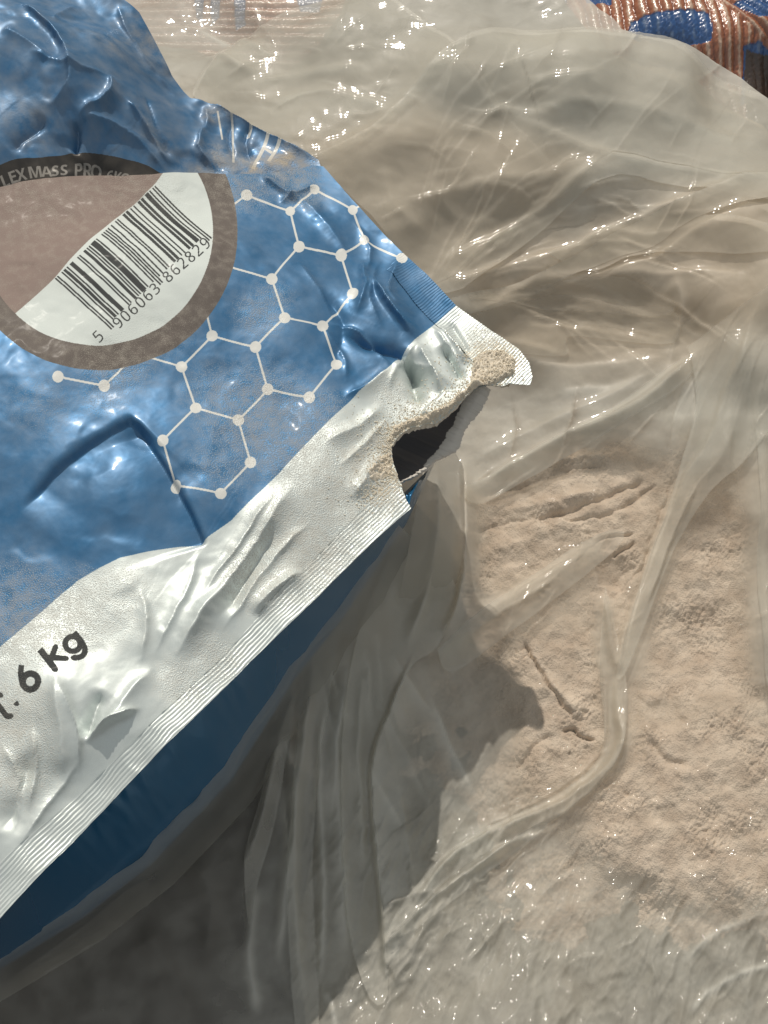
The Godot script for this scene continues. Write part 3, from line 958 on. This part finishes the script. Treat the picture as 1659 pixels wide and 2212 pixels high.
	# doubled folds: film lying over film, with edges of their own
	for q in [[[690, 335, 800, 288, 880, 218, 955, 122, 1003, 86, 1100, 74, 1250, 72, 1400, 84, 1500, 130, 1690, 250, 1690, 398, 1480, 368, 1325, 336, 1250, 402, 1100, 505, 935, 620, 800, 470, 700, 372], 0.48, 0.0016], [[420, 196, 520, 95, 640, 30, 760, -20, 900, 40, 985, 100, 960, 150, 880, 240, 800, 306, 690, 350, 560, 290, 430, 225], 0.48, 0.0012],
		[[930, 622, 1100, 505, 1250, 402, 1325, 336, 1480, 368, 1690, 398, 1690, 440, 1480, 410, 1340, 380, 1200, 480, 1000, 630], 0.55, 0.0014], [[925, 668, 1180, 592, 1380, 490, 1500, 430, 1690, 385, 1690, 425, 1500, 480, 1400, 545, 1250, 600, 1000, 690], 0.6, 0.0018],
		[[980, 700, 1180, 650, 1330, 668, 1448, 672, 1454, 746, 1330, 742, 1224, 734, 1224, 772, 1100, 768, 1030, 745], 0.36, 0.0012], [[1010, 650, 1180, 622, 1340, 610, 1445, 660, 1440, 690, 1330, 690, 1150, 680], 0.34, 0.0022], [[1180, 560, 1400, 480, 1690, 500, 1690, 545, 1400, 556, 1280, 600], 0.5, 0.0016],
		[[1480, 760, 1560, 700, 1690, 620, 1690, 860, 1610, 1000, 1530, 1070, 1450, 1200, 1385, 1370, 1345, 1465, 1330, 1450, 1385, 1250, 1435, 1120, 1470, 1000, 1500, 880], 0.40, 0.0030], [[945, 1408, 1120, 1272, 1290, 1160, 1345, 1172, 1210, 1290, 1010, 1440, 960, 1450], 0.36, 0.0020],
		[[1305, 1270, 1345, 1450, 1352, 1560, 1312, 1680, 1180, 1785, 1000, 1875, 858, 2015, 846, 1995, 960, 1850, 1120, 1758, 1250, 1688, 1302, 1600, 1292, 1450], 0.30, 0.0020], [[850, 1180, 960, 1230, 985, 1300, 945, 1400, 892, 1440, 850, 1530, 812, 1620, 802, 1700, 818, 1850, 828, 2000, 838, 2150, 800, 2160, 752, 2000, 738, 1700, 750, 1500, 780, 1350], 0.42, 0.0018],
		[[650, 1420, 720, 1340, 716, 1500, 690, 1650, 676, 1900, 690, 2230, 640, 2230, 622, 1900, 640, 1640], 0.36, 0.0016], [[600, 1530, 640, 1480, 620, 1640, 590, 1800, 560, 1900, 540, 2000, 530, 1850, 570, 1700], 0.34, 0.0014], [[1000, 1066, 1110, 1004, 1300, 900, 1440, 800, 1500, 770, 1480, 830, 1330, 930, 1120, 1052, 1010, 1100], 0.38, 0.0016],
		[[1625, 860, 1690, 840, 1690, 1520, 1655, 1500, 1632, 1300, 1636, 1080], 0.42, 0.0024], [[840, 2035, 930, 1950, 1130, 1800, 1180, 1790, 1050, 1890, 900, 2010], 0.36, 0.0016]]:
		s.al.fill(q[1])
		var ring: Array = q[0]
		ring.append(ring[0])
		ring.append(ring[1])
		obj("film_fold", s.emit(P.call(ring).slice(0, -1), q[2], Rect2(0, 0, 1, 1), lin(220, 218, 208), lin(214, 204, 186)), m, t)

# ------------------------------------------------------------------ pouch
func build_pouch() -> void:
	prect = Rect2(-0.118, -0.105, 0.162, 0.255)
	var t1 := Time.get_ticks_msec()
	var maps := paint_print()
	print("print ", Time.get_ticks_msec() - t1)
	var mat := print_material(maps)
	var b := pouch_base
	var s := Sheet.new()
	s.setup(-0.118, -0.105, 0.046, 0.15, 0.0004, b)
	var P := func(pts: Array) -> PackedVector2Array: return smooth_line(line_on(b, pts), 3)
	s.wob_amp = 0.0006
	for f in [
		[[800, 600, 830, 650, 870, 700, 905, 735], 18, 8, 0.0028], [[735, 715, 800, 745, 870, 770, 930, 850], 14, 12, -0.0030], [[780, 560, 790, 620, 770, 680], 10, 12, 0.0016], [[860, 560, 840, 640, 900, 690], 14, 10, 0.0014], [[900, 740, 930, 800, 955, 850], 9, 7, 0.0020], [[872, 762, 895, 815, 908, 875], 12, 12, -0.0046], [[955, 745, 985, 790, 1005, 822], 8, 9, -0.0030],
		[[945, 700, 985, 750, 1010, 790], 8, 10, 0.0016], [[970, 690, 1000, 740, 1015, 775], 6, 6, -0.0010], [[640, 1040, 580, 1140, 500, 1260, 440, 1330, 360, 1440], 18, 26, 0.0030], [[600, 1130, 540, 1240, 470, 1340], 12, 18, -0.0022], [[540, 1330, 600, 1270, 660, 1230], 14, 12, 0.0020],
		[[180, 1605, 240, 1560, 310, 1530], 10, 5, 0.0022], [[185, 1600, 200, 1540, 225, 1490], 10, 14, -0.0020], [[120, 1440, 130, 1560, 150, 1700], 22, 22, 0.0016], [[60, 1620, 40, 1720, 0, 1800], 20, 24, -0.0016], [[330, 1440, 260, 1530, 200, 1600], 14, 12, 0.0014],
		[[700, 960, 780, 920, 830, 870], 12, 16, 0.0012], [[640, 420, 700, 480, 760, 560], 20, 20, 0.0012], [[560, 380, 620, 420, 650, 440], 12, 10, 0.0018], [[600, 440, 640, 420, 690, 400], 8, 8, 0.0010], [[690, 620, 740, 700, 720, 800], 18, 16, -0.0012], [[740, 860, 800, 830, 850, 790], 12, 14, 0.0012], [[760, 1080, 800, 1020, 830, 980], 12, 14, 0.0016]]:
		s.stroke(s.h, P.call(f[0]), f[1] * U, f[2] * U, f[3] * 1.3, 1.2, 0.25, 0.25)
	for f in [[[905, 735, 860, 790, 838, 850], 6, 9, 0.0014], [[930, 700, 975, 760, 1008, 815], 5, 8, 0.0016], [[870, 765, 930, 800, 985, 838], 4, 10, 0.0012], [[600, 1060, 520, 1180, 430, 1300], 5, 16, 0.0016], [[680, 1120, 600, 1200, 520, 1310, 470, 1370], 5, 14, 0.0014], [[430, 1180, 400, 1290, 330, 1420], 6, 18, 0.0012], [[300, 1260, 320, 1340, 300, 1440], 6, 14, 0.0012], [[120, 1460, 165, 1560, 175, 1680], 5, 16, 0.0016], [[70, 1560, 80, 1660, 60, 1760], 6, 22, 0.0018], [[0, 1600, 40, 1680, 30, 1800], 6, 16, 0.0014], [[730, 1010, 790, 960, 840, 900], 5, 12, 0.0014], [[180, 1640, 120, 1720, 40, 1830], 6, 14, 0.0012], [[820, 560, 800, 640, 830, 720], 5, 14, 0.0012], [[700, 690, 780, 720, 850, 800], 4, 10, 0.0012], [[690, 700, 740, 760, 750, 830], 5, 12, 0.0010], [[640, 560, 700, 640, 720, 700], 6, 16, 0.0008], [[760, 470, 800, 540, 790, 600], 5, 12, 0.0010]]:
		s.stroke(s.h, P.call(f[0]), f[1] * U, f[2] * U, f[3], 1.0, 0.3, 0.3)
	s.patch(s.h, line_on(b, [908, 896, 958, 846, 1000, 852, 985, 880, 945, 905]), 4 * U, 0.0014)
	# the sunken smooth facet in the blue
	s.wob_amp = 0.0002
	s.stroke(s.h, line_on(b, [292, 900, 275, 912, 190, 960, 120, 1020, 45, 1110]), 90 * U, 9 * U, -0.0024, 1.6, 0.06, 0.25)
	s.stroke(s.h, line_on(b, [288, 904, 340, 985, 385, 1062, 410, 1110, 440, 1180]), 6 * U, 70 * U, -0.0022, 1.6, 0.1, 0.05)
	var crump := noise(51, 70.0, true, 3, 0.01)
	var soft := noise(52, 32.0, false, 3)
	var fine := noise(53, 420.0, true, 2)
	var facet := FastNoiseLite.new()               # sharp-edged crumple of foil
	facet.seed = 57
	facet.noise_type = FastNoiseLite.TYPE_CELLULAR
	facet.cellular_return_type = FastNoiseLite.RETURN_DISTANCE
	facet.frequency = 60.0
	facet.fractal_type = FastNoiseLite.FRACTAL_NONE
	facet.domain_warp_enabled = true
	facet.domain_warp_amplitude = 0.008
	facet.domain_warp_frequency = 30.0
	facet.domain_warp_fractal_type = FastNoiseLite.DOMAIN_WARP_FRACTAL_NONE
	for j in s.nz:
		for i in s.nx:
			var x := s.x0 + i * s.st
			var z := s.z0 + j * s.st
			var n := j * s.nx + i
			s.h[n] += 0.0007 * soft.get_noise_2d(x, z) + 0.00007 * crump.get_noise_2d(x, z) + 0.00045 * smoothstep(0.0, 0.5, soft.get_noise_2d(z * 1.4 + 1.0, x * 1.4)) * facet.get_noise_2d(x, z) + 0.000008 * fine.get_noise_2d(x, z)
	# ribs of the heat seals, parallel to the pouch's foot
	var seam_out := [888, 1098, 860, 1122, 735, 1240, 640, 1335, 540, 1430, 400, 1570, 200, 1775, 0, 1985, -80, 2066]
	var seam_in := [-150, 2010, -60, 1925, 0, 1862, 200, 1690, 300, 1590, 460, 1440, 560, 1330, 640, 1245, 735, 1150, 800, 1085, 850, 1035]
	var side_out := [868, 545, 985, 660, 1060, 715, 1120, 755, 1143, 785, 1150, 815, 1145, 833]
	var side_in := [1100, 828, 1060, 832, 1034, 790, 1000, 765, 955, 715, 895, 655, 835, 585]
	var rail := on(b, 400, 1570) - on(b, 860, 1122)
	rail = rail.normalized()
	var bottom_poly := line_on(b, seam_out + seam_in)
	var side_poly := line_on(b, side_out + side_in)
	var rib := Sheet.new()
	rib.x0 = s.x0
	rib.z0 = s.z0
	rib.st = s.st
	rib.nx = s.nx
	rib.nz = s.nz
	rib.h = s.h.duplicate()
	rib.al = s.al
	rib.tint = s.tint
	rib.wob_amp = 0.0
	for j in s.nz:
		for i in s.nx:
			var q := Vector2(s.x0 + i * s.st, s.z0 + j * s.st)
			var d := q.dot(rail.orthogonal()) / 0.00085 + 0.4 * soft.get_noise_2d(q.x * 3.0, q.y * 3.0)
			rib.h[j * s.nx + i] += 0.00016 * sin(TAU * d)
	s.wob_amp = 0.0
	var tear := [1145, 833, 1128, 831, 1100, 829, 1085, 834, 1060, 832, 1035, 836, 1010, 852, 985, 880, 962, 900, 940, 915, 921, 914, 905, 921, 888, 922, 875, 931, 862, 940, 855, 950, 846, 966, 847, 985, 851, 1004, 857, 1020, 860, 1034, 868, 1047, 869, 1060, 876, 1074, 874, 1085, 882, 1088]
	var panel := line_on(b, [-90, 392, 0, 404, 50, 393, 100, 385, 200, 380, 330, 375, 440, 374, 500, 378, 560, 376, 620, 370, 660, 361, 690, 352, 702, 364, 760, 430] + side_out + tear + seam_out)
	var pouch := thing("foil_pouch", "torn blue and white foil powder pouch with bar code and white hexagon print", "pouch", Vector3(-0.05, 0.0, 0.02))
	obj("front_panel", s.emit(panel, 0.0, prect), mat, pouch)
	obj("bottom_seal", rib.emit(bottom_poly, 0.00014, prect), mat, pouch).set_meta("label", "white ribbed heat seal along the foot of the pouch")
	obj("side_seal", rib.emit(side_poly, 0.00014, prect), mat, pouch).set_meta("label", "ribbed heat seal on the right edge, blue above and white below")

	# upper part of the pouch, rising behind the fold
	var ub := base_of([[-100, -150, 0.110], [0, 60, 0.113], [130, 130, 0.112], [200, 60, 0.103], [260, -60, 0.092], [290, 40, 0.088], [350, 130, 0.078], [405, 205, 0.071], [150, 250, 0.104], [0, 250, 0.108], [-100, 300, 0.106], [240, 190, 0.104], [300, 250, 0.092], [80, 330, 0.098], [180, 340, 0.092], [-80, 400, 0.096],
		[60, 440, 0.090], [200, 420, 0.084], [330, 360, 0.082], [400, 330, 0.076], [430, 250, 0.072], [520, 270, 0.069], [600, 305, 0.068], [680, 345, 0.068], [560, 350, 0.072], [450, 400, 0.074], [640, 400, 0.066]], 0.012)
	var u := Sheet.new()
	u.setup(-0.125, -0.24, -0.01, -0.06, 0.0004, ub)
	var Q := func(pts: Array) -> PackedVector2Array: return smooth_line(line_on(ub, pts), 3)
	u.wob_amp = 0.0006
	for f in [
		[[40, 5, 90, 50, 127, 87, 150, 130, 152, 180, 130, 215, 90, 235], 40, 8, 0.0040], [[245, 165, 246, 195, 238, 215, 205, 240, 165, 262], 14, 12, 0.0036], [[60, 110, 160, 150, 205, 165, 240, 172], 14, 10, 0.0018], [[165, 262, 168, 300, 158, 335], 8, 8, -0.0030], [[170, 265, 230, 270, 300, 310, 358, 372], 10, 26, 0.0030],
		[[270, 210, 320, 280, 365, 360], 12, 10, 0.0026], [[310, 200, 340, 280, 370, 350], 8, 8, -0.0016], [[0, 60, 60, 90, 110, 130], 16, 16, 0.0016], [[120, 60, 130, 40, 160, 10], 10, 10, 0.0014], [[100, 250, 60, 290, 20, 330], 14, 18, -0.0026], [[250, 0, 270, 60, 330, 150, 390, 215], 20, 8, 0.0016],
		[[440, 220, 450, 260, 430, 320, 470, 360], 10, 10, 0.0022], [[500, 245, 495, 290, 505, 345], 6, 6, -0.0018], [[540, 260, 530, 300, 545, 350], 8, 10, -0.0022], [[415, 212, 470, 228, 540, 262, 620, 310, 690, 345], 5, 14, 0.0016]]:
		u.stroke(u.h, Q.call(f[0]), f[1] * U, f[2] * U, f[3], 1.05, 0.2, 0.2)
	for j in u.nz:
		for i in u.nx:
			var x := u.x0 + i * u.st
			var z := u.z0 + j * u.st
			u.h[j * u.nx + i] += 0.0009 * soft.get_noise_2d(x, z) + 0.00007 * crump.get_noise_2d(x, z) + 0.0012 * smoothstep(-0.1, 0.4, soft.get_noise_2d(z * 1.4 + 1.0, x * 1.4)) * facet.get_noise_2d(x, z) + 0.000006 * fine.get_noise_2d(x, z)
	u.wob_amp = 0.0
	var top := line_on(ub, [-110, -110, 235, -110, 256, -50, 270, 0, 300, 24, 332, 82, 370, 158, 412, 212, 440, 216, 470, 228, 530, 262, 600, 300, 640, 320, 665, 330, 688, 344, 700, 380, 640, 430, 400, 440, 200, 450, -110, 470])
	pr.fill(BLUE)
	prect = Rect2(-0.125, -0.24, 0.115, 0.18)
	var keep := pouch_base
	pouch_base = ub
	var upper_maps := paint_upper()
	pouch_base = keep
	obj("upper_panel", u.emit(top, 0.0, prect), print_material(upper_maps), pouch)

	# blue body under the foot, curling down to the bag
	var foil := StandardMaterial3D.new()
	foil.albedo_color = srgb(38, 106, 150)
	foil.metallic = 0.35
	foil.roughness = 0.22
	foil.cull_mode = BaseMaterial3D.CULL_DISABLED
	var inner := line_on(b, [884, 1086, 850, 1112, 725, 1228, 630, 1322, 530, 1416, 390, 1556, 190, 1760, -10, 1968, -110, 2060])
	var outer_d := [940, 1000, 880, 1130, 800, 1250, 740, 1340, 640, 1465, 500, 1690, 330, 1868, 180, 1985, 0, 2095, -110, 2160]
	var bulge := noise(61, 50.0, true, 3, 0.01)
	var rows := []
	var n := 260
	var prof := 44
	for k in prof:
		rows.append(PackedVector3Array())
	for i in n:
		var f := float(i) / (n - 1)
		var a2 := sample(inner, f)
		var oh := lerpf(0.052, 0.040, f)
		var od := sample_d(outer_d, f)
		var o3 := ray_at(od.x, od.y, oh)
		var a3 := Vector3(a2.x, s.hh(a2.x, a2.y) - 0.0012, a2.y)
		var in3 := Vector3(a2.x, 0.004, a2.y) + Vector3(-0.02, 0, -0.02)
		for k in prof:
			var v := float(k) / (prof - 1)
			var p: Vector3
			if v < 0.6:
				var w := v / 0.6
				p = a3.lerp(o3, w)
				p.y = lerpf(a3.y, o3.y, pow(w, 1.4))
			else:
				var w := (v - 0.6) / 0.4
				p = o3.lerp(in3, w)
				p.y = lerpf(o3.y, in3.y, w)
				p += (o3 - a3).normalized() * 0.006 * sin(PI * w)
			p.y += (0.0050 * bulge.get_noise_2d(p.x, p.z) + 0.0040 * facet.get_noise_2d(p.x, p.z)) * smoothstep(0.0, 0.08, v) * smoothstep(0.56, 0.30, v)
			rows[k].append(p)
	obj("bottom_gusset", skin(rows), foil, pouch).set_meta("label", "plain blue underside below the white seal")

	# right side and back, tucked under the edge
	var silver := StandardMaterial3D.new()
	silver.albedo_color = srgb(70, 110, 150)
	silver.metallic = 0.5
	silver.roughness = 0.4
	silver.cull_mode = BaseMaterial3D.CULL_DISABLED
	var edge := line_on(b, [690, 354, 760, 432, 868, 547, 983, 661, 1058, 717, 1118, 757])
	rows = [PackedVector3Array(), PackedVector3Array(), PackedVector3Array(), PackedVector3Array()]
	for i in 60:
		var f := i / 59.0
		var e := sample(edge, f)
		var p := Vector3(e.x, s.hh(e.x, e.y) - 0.0012, e.y)
		var mid := Vector3(-0.035, p.y, -0.045)
		var q1 := p.lerp(mid, 0.22)
		q1.y = p.y * 0.78
		var q2 := p.lerp(mid, 0.42)
		q2.y = p.y * 0.42
		var q3 := p.lerp(mid, 0.55)
		q3.y = 0.003
		rows[0].append(p)
		rows[1].append(q1)
		rows[2].append(q2)
		rows[3].append(q3)
	obj("back_panel", skin(rows), silver, pouch)

	# inside of the tear: the far wall, its frayed grey lip
	var lining := StandardMaterial3D.new()
	lining.albedo_color = srgb(124, 121, 122)
	lining.metallic = 0.3
	lining.roughness = 0.55
	lining.cull_mode = BaseMaterial3D.CULL_DISABLED
	var wall_d := [1046, 832, 1032, 856, 1018, 876, 1006, 898, 994, 918, 984, 938, 976, 958, 962, 974, 945, 986, 930, 996, 917, 1014, 898, 1026, 880, 1036, 864, 1042]
	rows = [PackedVector3Array(), PackedVector3Array(), PackedVector3Array()]
	var lip := [PackedVector3Array(), PackedVector3Array(), PackedVector3Array()]
	var fray := noise(71, 900.0, false, 3)
	var widths := [30, 34, 38, 34, 28, 24, 32, 30, 20, 13, 10, 8, 6, 5]
	for i in 90:
		var f := i / 89.0
		var d := sample_d(wall_d, f)
		var lh := lerpf(0.0815, 0.0800, f) - 0.004 * sin(PI * f)
		var w: float = lerpf(widths[int(f * 12.99)], widths[int(f * 12.99) + 1], fmod(f * 12.99, 1.0))
		var jx := fray.get_noise_1d(i * 0.0009 * 7.0) * 5.0
		var p := ray_at(d.x + jx, d.y, lh)
		rows[0].append(p)
		var q := ray_at(d.x - 70, d.y - 30, lh - 0.022)
		rows[1].append(q)
		rows[2].append(ray_at(d.x - 200, d.y - 60, lh - 0.045))
		lip[0].append(ray_at(d.x + jx - w * 0.5, d.y - w * 0.3 + fray.get_noise_1d(i * 0.013 + 5.0) * 3.0, lh + 0.0004))
		lip[1].append(ray_at(d.x + jx, d.y + fray.get_noise_1d(i * 0.02 + 9.0) * 2.0, lh + 0.0014 + 0.0006 * fray.get_noise_1d(i * 0.01)))
		lip[2].append(ray_at(d.x + jx + w * 0.5, d.y + w * 0.35 + fray.get_noise_1d(i * 0.017) * 4.0, lh - 0.0012))
	obj("inner_lining", skin(rows), lining, pouch)
	var lipm := StandardMaterial3D.new()
	lipm.albedo_color = srgb(206, 201, 192)
	lipm.roughness = 0.9
	lipm.cull_mode = BaseMaterial3D.CULL_DISABLED
	obj("torn_lip", skin(lip), lipm, pouch)

	# caked powder along the tear
	var c := Sheet.new()
	c.x0 = s.x0
	c.z0 = s.z0
	c.st = s.st
	c.nx = s.nx
	c.nz = s.nz
	c.h = s.h.duplicate()
	c.al = s.al
	c.tint = s.tint.duplicate()
	var clod := noise(81, 600.0, true, 3, 0.003)
	for n2 in c.h.size():
		c.h[n2] -= 0.0019
	c.wob_amp = 0.0012
	for q in [[[1022, 776, 1048, 758, 1088, 758, 1114, 778, 1112, 808, 1080, 826, 1050, 838, 1020, 846, 1016, 812], 9, 0.0030], [[1036, 832, 1010, 850, 985, 878, 960, 898, 925, 913, 880, 922, 852, 945, 846, 965, 838, 950, 850, 920, 890, 902, 930, 894, 965, 878, 996, 846, 1018, 826], 7, 0.0026], [[846, 966, 850, 1000, 858, 1030, 830, 1040, 800, 1050, 790, 1020, 815, 990], 10, 0.0019]]:
		c.patch(c.h, line_on(b, q[0]), q[1] * U, q[2])
	var grain := noise(82, 1500.0, false, 2)
	for j in c.nz:
		for i in c.nx:
			var x := c.x0 + i * c.st
			var z := c.z0 + j * c.st
			c.h[j * c.nx + i] += 0.0009 * clod.get_noise_2d(x, z) + 0.00035 * grain.get_noise_2d(x, z)
			c.tint[j * c.nx + i] = 0.5 + 0.8 * grain.get_noise_2d(x, z)
	c.wob_amp = 0.0
	var pm := StandardMaterial3D.new()
	pm.vertex_color_use_as_albedo = true
	pm.roughness = 1.0
	pm.metallic_specular = 0.15
	var cake := c.emit(line_on(b, [1008, 770, 1045, 745, 1095, 745, 1122, 772, 1122, 806, 1100, 828, 1060, 832, 1035, 836, 1010, 852, 985, 880, 962, 900, 940, 915, 905, 921, 875, 931, 855, 950, 846, 966, 847, 985, 857, 1020, 860, 1036, 820, 1050, 780, 1050, 780, 1010, 830, 940, 880, 895, 950, 875, 1000, 835]), 0.0, Rect2(0, 0, 1, 1), lin(208, 197, 178), lin(234, 225, 208))
	var o := obj("powder_cake", cake, pm)
	o.set_meta("kind", "stuff")
	o.set_meta("category", "powder")
	o.set_meta("label", "crumbly tan powder caked along the torn corner of the pouch")

	# loose grains on the foil round the tear
	var rng := RandomNumberGenerator.new()
	rng.seed = 7
	var bead := SphereMesh.new()
	bead.radius = 0.00017
	bead.height = 0.00032
	bead.radial_segments = 5
	bead.rings = 3
	var mm := MultiMesh.new()
	mm.transform_format = MultiMesh.TRANSFORM_3D
	mm.mesh = bead
	var places: Array[Transform3D] = []
	var ground_on := smooth_line(line_on(b, [1010, 775, 1040, 752, 1095, 752, 1118, 790, 1080, 822, 1030, 838, 990, 874, 930, 908, 870, 926, 842, 960, 846, 1010, 850, 1050, 800, 1080]), 4)
	for k in 9000:
		var c2 := sample(ground_on, rng.randf())
		var spread := 0.0014 if k < 5200 else 0.0052
		var q := c2 + Vector2(rng.randfn(), rng.randfn()) * spread
		if not Geometry2D.is_point_in_polygon(q, panel):
			continue
		var sc := rng.randf_range(0.35, 1.15)
		var bs := Basis.from_euler(Vector3(rng.randf() * 6.0, rng.randf() * 6.0, rng.randf() * 6.0)).scaled(Vector3(sc * rng.randf_range(0.7, 1.5), sc, sc))
		places.append(Transform3D(bs, Vector3(q.x, maxf(s.hh(q.x, q.y), c.hh(q.x, q.y)) + 0.0001, q.y)))
	mm.instance_count = places.size()
	for k in places.size():
		mm.set_instance_transform(k, places[k])
	var gm := StandardMaterial3D.new()
	gm.albedo_color = srgb(224, 214, 194)
	gm.roughness = 1.0
	bead.material = gm
	var mi := MultiMeshInstance3D.new()
	mi.name = "powder_grains"
	mi.multimesh = mm
	add_child(mi)
	mi.set_meta("kind", "stuff")
	mi.set_meta("category", "powder")
	mi.set_meta("label", "loose tan powder grains scattered on the foil beside the tear")

	# thin film lapping over the pouch's underside, and the clear flap hanging below the tear
	var bag: Node3D = get_node("plastic_bag")
	var fm := film_material()
	fm.vertex_color_use_as_albedo = false
	fm.albedo_color = Color(0.72, 0.71, 0.67, 0.42)
	var wave := noise(91, 60.0, false, 3)
	rows = []
	for k in 7:
		rows.append(PackedVector3Array())
	for i in 110:
		var f := i / 109.0
		var od := sample_d(outer_d, lerpf(0.10, 1.0, f))
		for k in 7:
			var v := k / 6.0
			var off := lerpf(-40.0 - 26.0 * wave.get_noise_1d(f * 0.07), 62.0, v)
			var d := od + Vector2(0.72, 0.69) * off
			var p := ray_at(d.x, d.y, 0.05)
			var hf := film_base.h(p.x, p.z) + 0.001
			var hv := lerpf(lerpf(0.0625, 0.0525, f), minf(hf, 0.03), smoothstep(0.15, 1.0, v)) + 0.0014 * wave.get_noise_2d(p.x * 1.5, p.z * 1.5)
			rows[k].append(ray_at(d.x, d.y, hv))
	obj("lapping_film", skin(rows), fm, bag)
	rows = []
	for k in 9:
		rows.append(PackedVector3Array())
	for i in 50:
		var f := i / 49.0
		var l := sample_d([918, 1012, 900, 1090, 880, 1200, 860, 1300, 850, 1420], f)
		var rr := sample_d([975, 962, 1002, 1010, 1004, 1120, 1000, 1250, 985, 1330, 948, 1420], f)
		for k in 9:
			var v := k / 8.0
			var d := l.lerp(rr, v)
			rows[k].append(ray_at(d.x, d.y, lerpf(0.070, 0.004, pow(f, 0.85)) + 0.0016 * wave.get_noise_2d(v * 0.05, f * 0.03) - 0.006 * v * v))
	obj("hanging_flap", skin(rows), fm, bag)

func sample(l: PackedVector2Array, f: float) -> Vector2:
	var total := 0.0
	for i in l.size() - 1:
		total += l[i].distance_to(l[i + 1])
	var want := f * total
	for i in l.size() - 1:
		var d := l[i].distance_to(l[i + 1])
		if want <= d:
			return l[i].lerp(l[i + 1], want / maxf(d, 1e-9))
		want -= d
	return l[l.size() - 1]

func sample_d(pts: Array, f: float) -> Vector2:
	var l := PackedVector2Array()
	for i in range(0, pts.size(), 2):
		l.append(Vector2(pts[i], pts[i + 1]))
	return sample(l, f)

func paint_upper() -> Array:
	for l in [[500, 243, 504, 349, 5], [548, 250, 535, 290, 8], [582, 282, 546, 362, 8], [612, 290, 580, 347, 8], [567, 311, 587, 326, 6], [470, 240, 480, 300, 4]]:
		bar(l[0], l[1], l[2], l[3], l[4], LINE)
	fill_poly(ring_points(160, 762, 431, 431, 200), ARC)
	var word := "LEX MASS PRO 6KG"
	var r := 384.0
	var ang_deg := -112.0
	for k in word.length():
		if word[k] == " ":
			ang_deg += 1.6
			continue
		var ang := deg_to_rad(ang_deg)
		var p := Vector2(160 + cos(ang) * r, 762 + sin(ang) * r)
		write_text(word[k], p, Vector2(-sin(ang), cos(ang)), 26 if k < 13 else 21, TEXT, "Droid Sans", 700)
		ang_deg += 3.5 if word[k] == "M" else (2.75 if k < 13 else 2.4)
	var soft := noise(3, 0.010, false, 4)
	var fine := noise(4, 0.16, false, 2)
	var spk := noise(5, 0.42, false, 1)
	var blot := noise(16, 0.014, false, 4, 30.0)
	var spots := []
	for d in [[620, 345, 60, 0.9], [560, 365, 70, 1.0], [470, 330, 40, 0.7], [480, 370, 50, 0.8], [430, 380, 60, 0.5], [460, 250, 30, 0.6], [340, 300, 40, 0.35], [680, 340, 25, 0.9], [330, 100, 90, 0.35], [240, 90, 60, 0.25], [60, 260, 80, 0.2], [500, 240, 24, 0.7]]:
		var q := tx(d[0], d[1])
		spots.append([q.x, q.y, d[2] * 1.25, d[3]])
	var rgb_out := PackedByteArray()
	var orm_out := PackedByteArray()
	var hgt_out := PackedByteArray()
	rgb_out.resize(PW * PH * 3)
	orm_out.resize(PW * PH * 3)
	hgt_out.resize(PW * PH)
	var base_c := {BLUE: lin(46, 110, 156), LINE: lin(206, 208, 204), ARC: lin(32, 30, 30), TEXT: lin(150, 146, 140)}
	var dust := lin(190, 178, 158)
	for y in PH:
		for x in PW:
			var n := y * PW + x
			var k := pr[n]
			var d := 0.05
			for q in spots:
				var r2: float = ((x - q[0]) * (x - q[0]) + (y - q[1]) * (y - q[1])) / (q[2] * q[2])
				if r2 < 3.0:
					d = maxf(d, q[3] * exp(-r2))
			var b := blot.get_noise_2d(x, y)
			var s := spk.get_noise_2d(x * 0.7, y * 0.7)
			var f := fine.get_noise_2d(x * 0.7, y * 0.7)
			var t := clampf(d * (0.45 + 0.7 * b) + 0.13 + 0.10 * b + 0.2 * d * f, 0.0, 0.92)
			if k == ARC or k == TEXT:
				t *= 0.4
			var c: Color = (base_c[k] as Color).lerp(dust, t).linear_to_srgb()
			rgb_out[n * 3] = int(clampf(c.r * 255.0, 0, 255))
			rgb_out[n * 3 + 1] = int(clampf(c.g * 255.0, 0, 255))
			rgb_out[n * 3 + 2] = int(clampf(c.b * 255.0, 0, 255))
			orm_out[n * 3] = 255
			orm_out[n * 3 + 1] = int(clampf(0.36 + t * 0.7, 0.0, 1.0) * 255.0)
			orm_out[n * 3 + 2] = int((100 if k == BLUE else 15) * (1.0 - minf(1.0, t * 1.2)))
			hgt_out[n] = int(clampf(0.4 + 0.3 * f * d + 0.2 * s * d, 0, 1) * 255.0)
	return [ImageTexture.create_from_image(Image.create_from_data(PW, PH, false, Image.FORMAT_RGB8, rgb_out)), ImageTexture.create_from_image(Image.create_from_data(PW, PH, false, Image.FORMAT_RGB8, orm_out)), ImageTexture.create_from_image(Image.create_from_data(PW, PH, false, Image.FORMAT_L8, hgt_out))]
